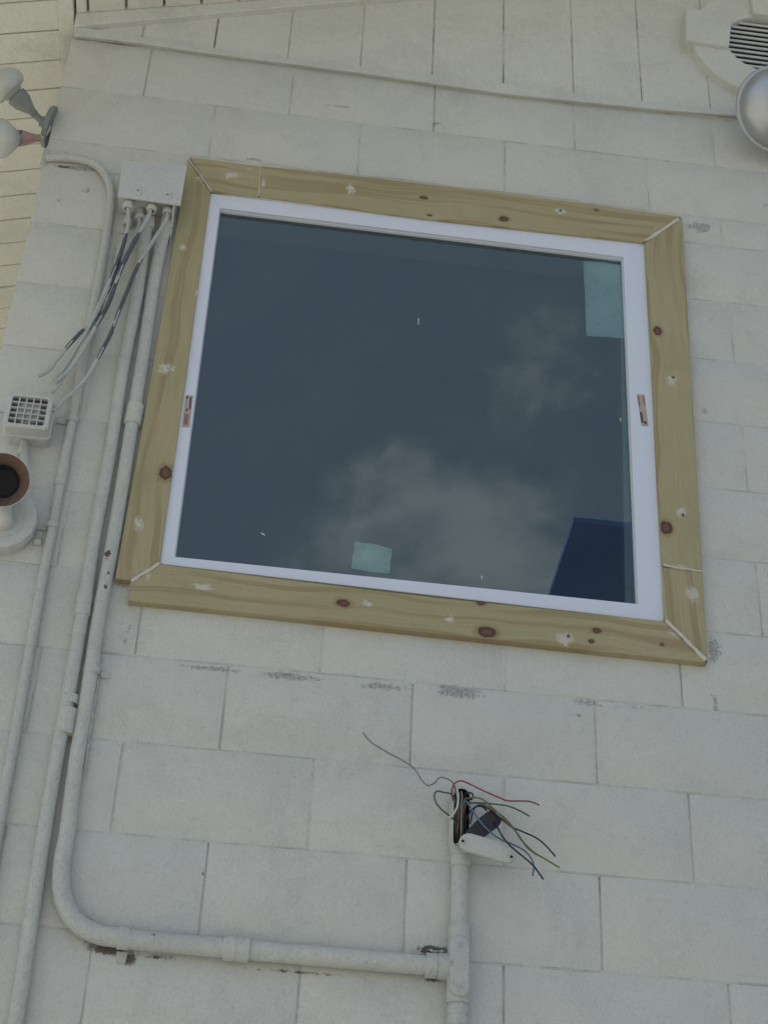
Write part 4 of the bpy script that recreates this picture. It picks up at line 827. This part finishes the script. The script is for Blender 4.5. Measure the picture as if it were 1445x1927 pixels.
prism('hex_nut', [(p[0]-0.0, 0, p[2]) for p in ((-0.1411, -0.0240, 4.4415),(-0.1108, -0.0240, 4.4407),(-0.1078, -0.0240, 4.4056),(-0.1391, -0.0240, 4.4043))], -0.038, -0.008, M['pipe'], jb, ch=0.002)
prism('hex_nut', [(p[0]-0.0, 0, p[2]) for p in ((-0.0934, -0.0240, 4.4454),(-0.0630, -0.0240, 4.4446),(-0.0616, -0.0240, 4.4092),(-0.0919, -0.0240, 4.4100))], -0.038, -0.008, M['pipe'], jb, ch=0.002)

def cable(pts, label, dark, r=0.0052):
    return tube('cable', pts, r, [M['cablewhite'], M['cabledark']], None, seg=10, n=8, jit=0.05, dark=dark, label=label, cat='cable', group='cut cables hanging from the junction box')
cable([(-0.1815, -0.0660, 4.4398),(-0.1752, -0.0680, 4.4127),(-0.1701, -0.0700, 4.3746),(-0.1707, -0.0700, 4.3287),(-0.1757, -0.0680, 4.2756),(-0.1856, -0.0640, 4.2119),(-0.1982, -0.0620, 4.1420),(-0.2173, -0.0620, 4.0488),(-0.2390, -0.0640, 4.0055),(-0.2591, -0.0670, 3.9622),(-0.2783, -0.0700, 3.9163),(-0.2883, -0.0730, 3.8852),(-0.2991, -0.0750, 3.8677),(-0.3122, -0.0760, 3.8572)], 'cut cable ending farthest left with a bluish open tip', [(0.22,0.38),(0.58,0.68)], 0.0050)
cable([(-0.1212, -0.0600, 4.4479),(-0.1227, -0.0640, 4.4157),(-0.1305, -0.0660, 4.3810),(-0.1413, -0.0680, 4.3389),(-0.1534, -0.0680, 4.2881),(-0.1659, -0.0680, 4.2326),(-0.1748, -0.0660, 4.1715),(-0.1846, -0.0660, 4.1011),(-0.2009, -0.0660, 4.0428),(-0.2151, -0.0680, 3.9825),(-0.2285, -0.0700, 3.9364),(-0.2422, -0.0720, 3.8941),(-0.2586, -0.0740, 3.8630),(-0.2718, -0.0750, 3.8445)], 'cut cable from the second connector with long dark stretch crossing the others', [(0.22,0.40),(0.46,0.60)], 0.0055)
cable([(-0.1502, -0.0360, 4.4380),(-0.1458, -0.0440, 4.3938),(-0.1544, -0.0520, 4.3353),(-0.1681, -0.0580, 4.2680),(-0.1831, -0.0600, 4.1930),(-0.1980, -0.0600, 4.1213),(-0.2181, -0.0620, 4.0369),(-0.2388, -0.0640, 3.9610),(-0.2558, -0.0670, 3.8993),(-0.2758, -0.0700, 3.8526)], 'cut cable from the rear connector running lowest behind the others', [(0.35,0.50)], 0.0048)
cable([(-0.1803, -0.0200, 4.4258),(-0.1750, -0.0320, 4.3874),(-0.1749, -0.0420, 4.3267),(-0.1812, -0.0500, 4.2553),(-0.1906, -0.0540, 4.1796),(-0.2012, -0.0570, 4.0977),(-0.2168, -0.0600, 3.9921),(-0.2343, -0.0620, 3.9306),(-0.2517, -0.0650, 3.8806),(-0.2659, -0.0680, 3.8365),(-0.2729, -0.0700, 3.8182)], 'cut cable fraying just above the grille box', [(0.25,0.36),(0.5,0.66)], 0.0045)
cable([(-0.0805, -0.0520, 4.4509),(-0.0777, -0.0580, 4.4156),(-0.0896, -0.0620, 4.3674),(-0.1089, -0.0660, 4.3059),(-0.1289, -0.0700, 4.2330),(-0.1422, -0.0720, 4.1539),(-0.1549, -0.0730, 4.0741),(-0.1648, -0.0730, 4.0056),(-0.1755, -0.0720, 3.9636),(-0.1913, -0.0700, 3.9060),(-0.2056, -0.0680, 3.8655),(-0.2245, -0.0660, 3.8327),(-0.2470, -0.0630, 3.8004),(-0.2664, -0.0580, 3.7735)], 'cable hanging rightmost and entering the side of the grille box', [(0.29,0.46),(0.50,0.63)], 0.0050)

# ================================================================== grille box
gb = empty('grille_box', (-0.3268, -0.0200, 3.7514), 'small square white box with a five by five grille beside the thin conduit', 'sounder')
gx0, gx1 = -0.3700, -0.2665; gz0, gz1 = G+1.1265, G+1.2215; gy = -0.080
def rrect(x0, x1, z0, z1, r, n=5):
    out = []
    for cx_, cz_, a in ((x1-r, z0+r, -90), (x1-r, z1-r, 0), (x0+r, z1-r, 90), (x0+r, z0+r, 180)):
        for i in range(n+1): t = math.radians(a+90*i/n); out.append((cx_+r*math.cos(t), cz_+r*math.sin(t)))
    return out
n_ = 24
outr = rrect(gx0, gx1, gz0, gz1, 0.009); fw = 0.011
innr = rrect(gx0+fw, gx1-fw, gz0+fw*0.8, gz1-fw*0.8, 0.005); n_ = len(outr); V = []; F = []
for q_, y in ((outr, gy+0.034), (outr, gy+0.002), (inset(outr, 0.002), gy), (innr, gy), (innr, gy+0.010)): V += [(x, y, z) for x, z in q_]
for k_ in range(4):
    for i in range(n_): j = (i+1) % n_; F.append((k_*n_+i, k_*n_+j, (k_+1)*n_+j, (k_+1)*n_+i))
F.append(tuple(range(n_)))
build('front_frame', V, F, M['metalbox'], gb, smooth=True, autosmooth=0.5)
V, F = prism_vf(rrect(gx0+0.002, gx1-0.002, gz0+0.002, gz1-0.002, 0.008), gy+0.014, gy+0.033, 0); 
build('sounder_back', V, F, M['room'], gb)
lathe('diaphragm', [(0.030, 0.0), (0.028, 0.005), (0.012, 0.003), (0.008, 0.0055), (0.001, 0.006)], ((gx0+gx1)/2, gy+0.014, (gz0+gz1)/2), (0, -1, 0), M['metalbox'], gb, seg=24)
ix0, ix1, iz0, iz1 = gx0+fw, gx1-fw, gz0+fw*0.8, gz1-fw*0.8
for i in range(1, 5):
    x = ix0+(ix1-ix0)*i/5; box('grille_bar', x-0.0014, x+0.0014, gy+0.0003, gy+0.008, iz0+0.0005, iz1-0.0005, M['metalbox'], gb, ch=0.0005)
    z = iz0+(iz1-iz0)*i/5; box('grille_bar', ix0+0.0005, ix1-0.0005, gy+0.0010, gy+0.0085, z-0.0014, z+0.0014, M['metalbox'], gb, ch=0.0005)
V, F = prism_vf(rrect(gx0-0.003, gx1+0.003, gz0-0.003, gz1+0.002, 0.009), gy+0.034, gy+0.042, 0.002); build('flange', V, F, M['metalbox'], gb)
V, F = prism_vf(rrect(gx0+0.004, gx1-0.003, gz0+0.002, gz1-0.002, 0.008), gy+0.0425, 0.0, 0.001); build('back_box', V, F, M['metalbox'], gb)
for (x, z) in ((gx0+0.005, gz0+0.005), (gx1-0.005, gz0+0.005), (gx0+0.005, gz1-0.005), (gx1-0.005, gz1-0.005)): screw_head('screw', (x, gy-0.0002, z), 0.0024, gb, M['metalbox'])
tube('stub_pipe', [(-0.3237, -0.0200, 3.7179), (-0.3223, -0.0200, 3.6876), (-0.3203, -0.0220, 3.6622)], 0.0095, M['pipe'], gb, seg=14)
lathe('compression_nut', [(0.0125, 0), (0.0135, 0.002), (0.0135, 0.016), (0.012, 0.018)], (-0.3216, -0.0200, 3.6831), (0.0, 0, -1), M['pipe'], gb, seg=8)
tube('stub_pipe', [(-0.3156, -0.0220, 3.6628), (-0.3051, -0.0300, 3.5960), (-0.3049, -0.0300, 3.5520)], 0.0105, M['pipe'], gb, seg=14)

# ================================================================== rusty horn on its round base
hn = empty('alarm_horn', (-0.3437, 0.0000, 3.4872), 'rusty brown flared horn on a round white base below the grille box', 'horn')
hb = Vector((-0.3361, -0.0450, 3.4779)); hb0 = (hb.x, 0.0, hb.z)
V = []; F = []; sg = 16
lathe('base', [(0.074, 0.0), (0.074, 0.018), (0.080, 0.019), (0.080, 0.042), (0.074, 0.047), (0.058, 0.048), (0.055, 0.044), (0.052, 0.044), (0.030, 0.050)], hb0, (0, -1, 0), M['metalbox'], hn, seg=16, sharp=0.25)
lathe('base_ring', [(0.058, 0.0), (0.058, 0.003), (0.055, 0.004)], (hb.x, -0.0465, hb.z), (0, -1, 0), M['pipe'], hn, seg=32)
mouth = Vector((-0.3294, -0.1500, 3.5073)); ax = (Vector((0.18, -3.07, 1.6+0.0))-Vector((mouth.x, mouth.y, mouth.z))); ax = Vector((0.10, -0.86, -0.42)).normalized()
neck0 = Vector((-0.3226, -0.0550, 3.4590))
tube('neck', [neck0+Vector((0,0.012,0)), neck0+Vector((0,-0.012,0.004)), mouth-ax*0.082, mouth-ax*0.067], lambda u: 0.0185-0.002*math.sin(u*3), M['metalbox'], hn, seg=22)
prof = [(0.018, -0.064), (0.036, -0.054), (0.041, -0.028), (0.049, -0.010), (0.059, 0.0), (0.0605, 0.0012), (0.059, 0.0018), (0.0565, -0.001), (0.052, -0.005), (0.047, -0.010), (0.042, -0.017), (0.0375, -0.027), (0.029, -0.046), (0.001, -0.052)]
lathe('bell', prof, mouth, ax, [M['metalbox'], M['rust'], M['dark']], hn, seg=48, mids=[0,0,0,0,0,0,1,1,1,1,1,2,2], sharp=0.9)
strap_ = strap(hn, (-0.2509, -0.0040, 3.4461), 0.008, False, 0.006, (1,))

# ================================================================== neighbouring canopy that the glass reflects
can = empty('canopy', (4.5, -5.5, G+3.2), 'dark blue flat canopy reflected in the lower right corner of the glass', 'canopy')
cz = G+3.2
cx0, cy0 = 1.74, -3.17
build('deck', [(1.752,cy0,cz),(9.0,cy0,cz),(9.4,-12.0,cz),(2.16,-12.0,cz),(1.752,cy0,cz+0.03),(9.0,cy0,cz+0.03),(9.4,-12.0,cz+0.03),(2.16,-12.0,cz+0.03)], BF, M['navy'], can)
for (x, y) in ((2.6, -4.2), (8.4, -4.2), (2.6, -11.0), (8.4, -11.0)):
    box('post', x-0.09, x+0.09, y-0.09, y+0.09, 0.0, cz-0.001, M['navy'], can, ch=0.004)
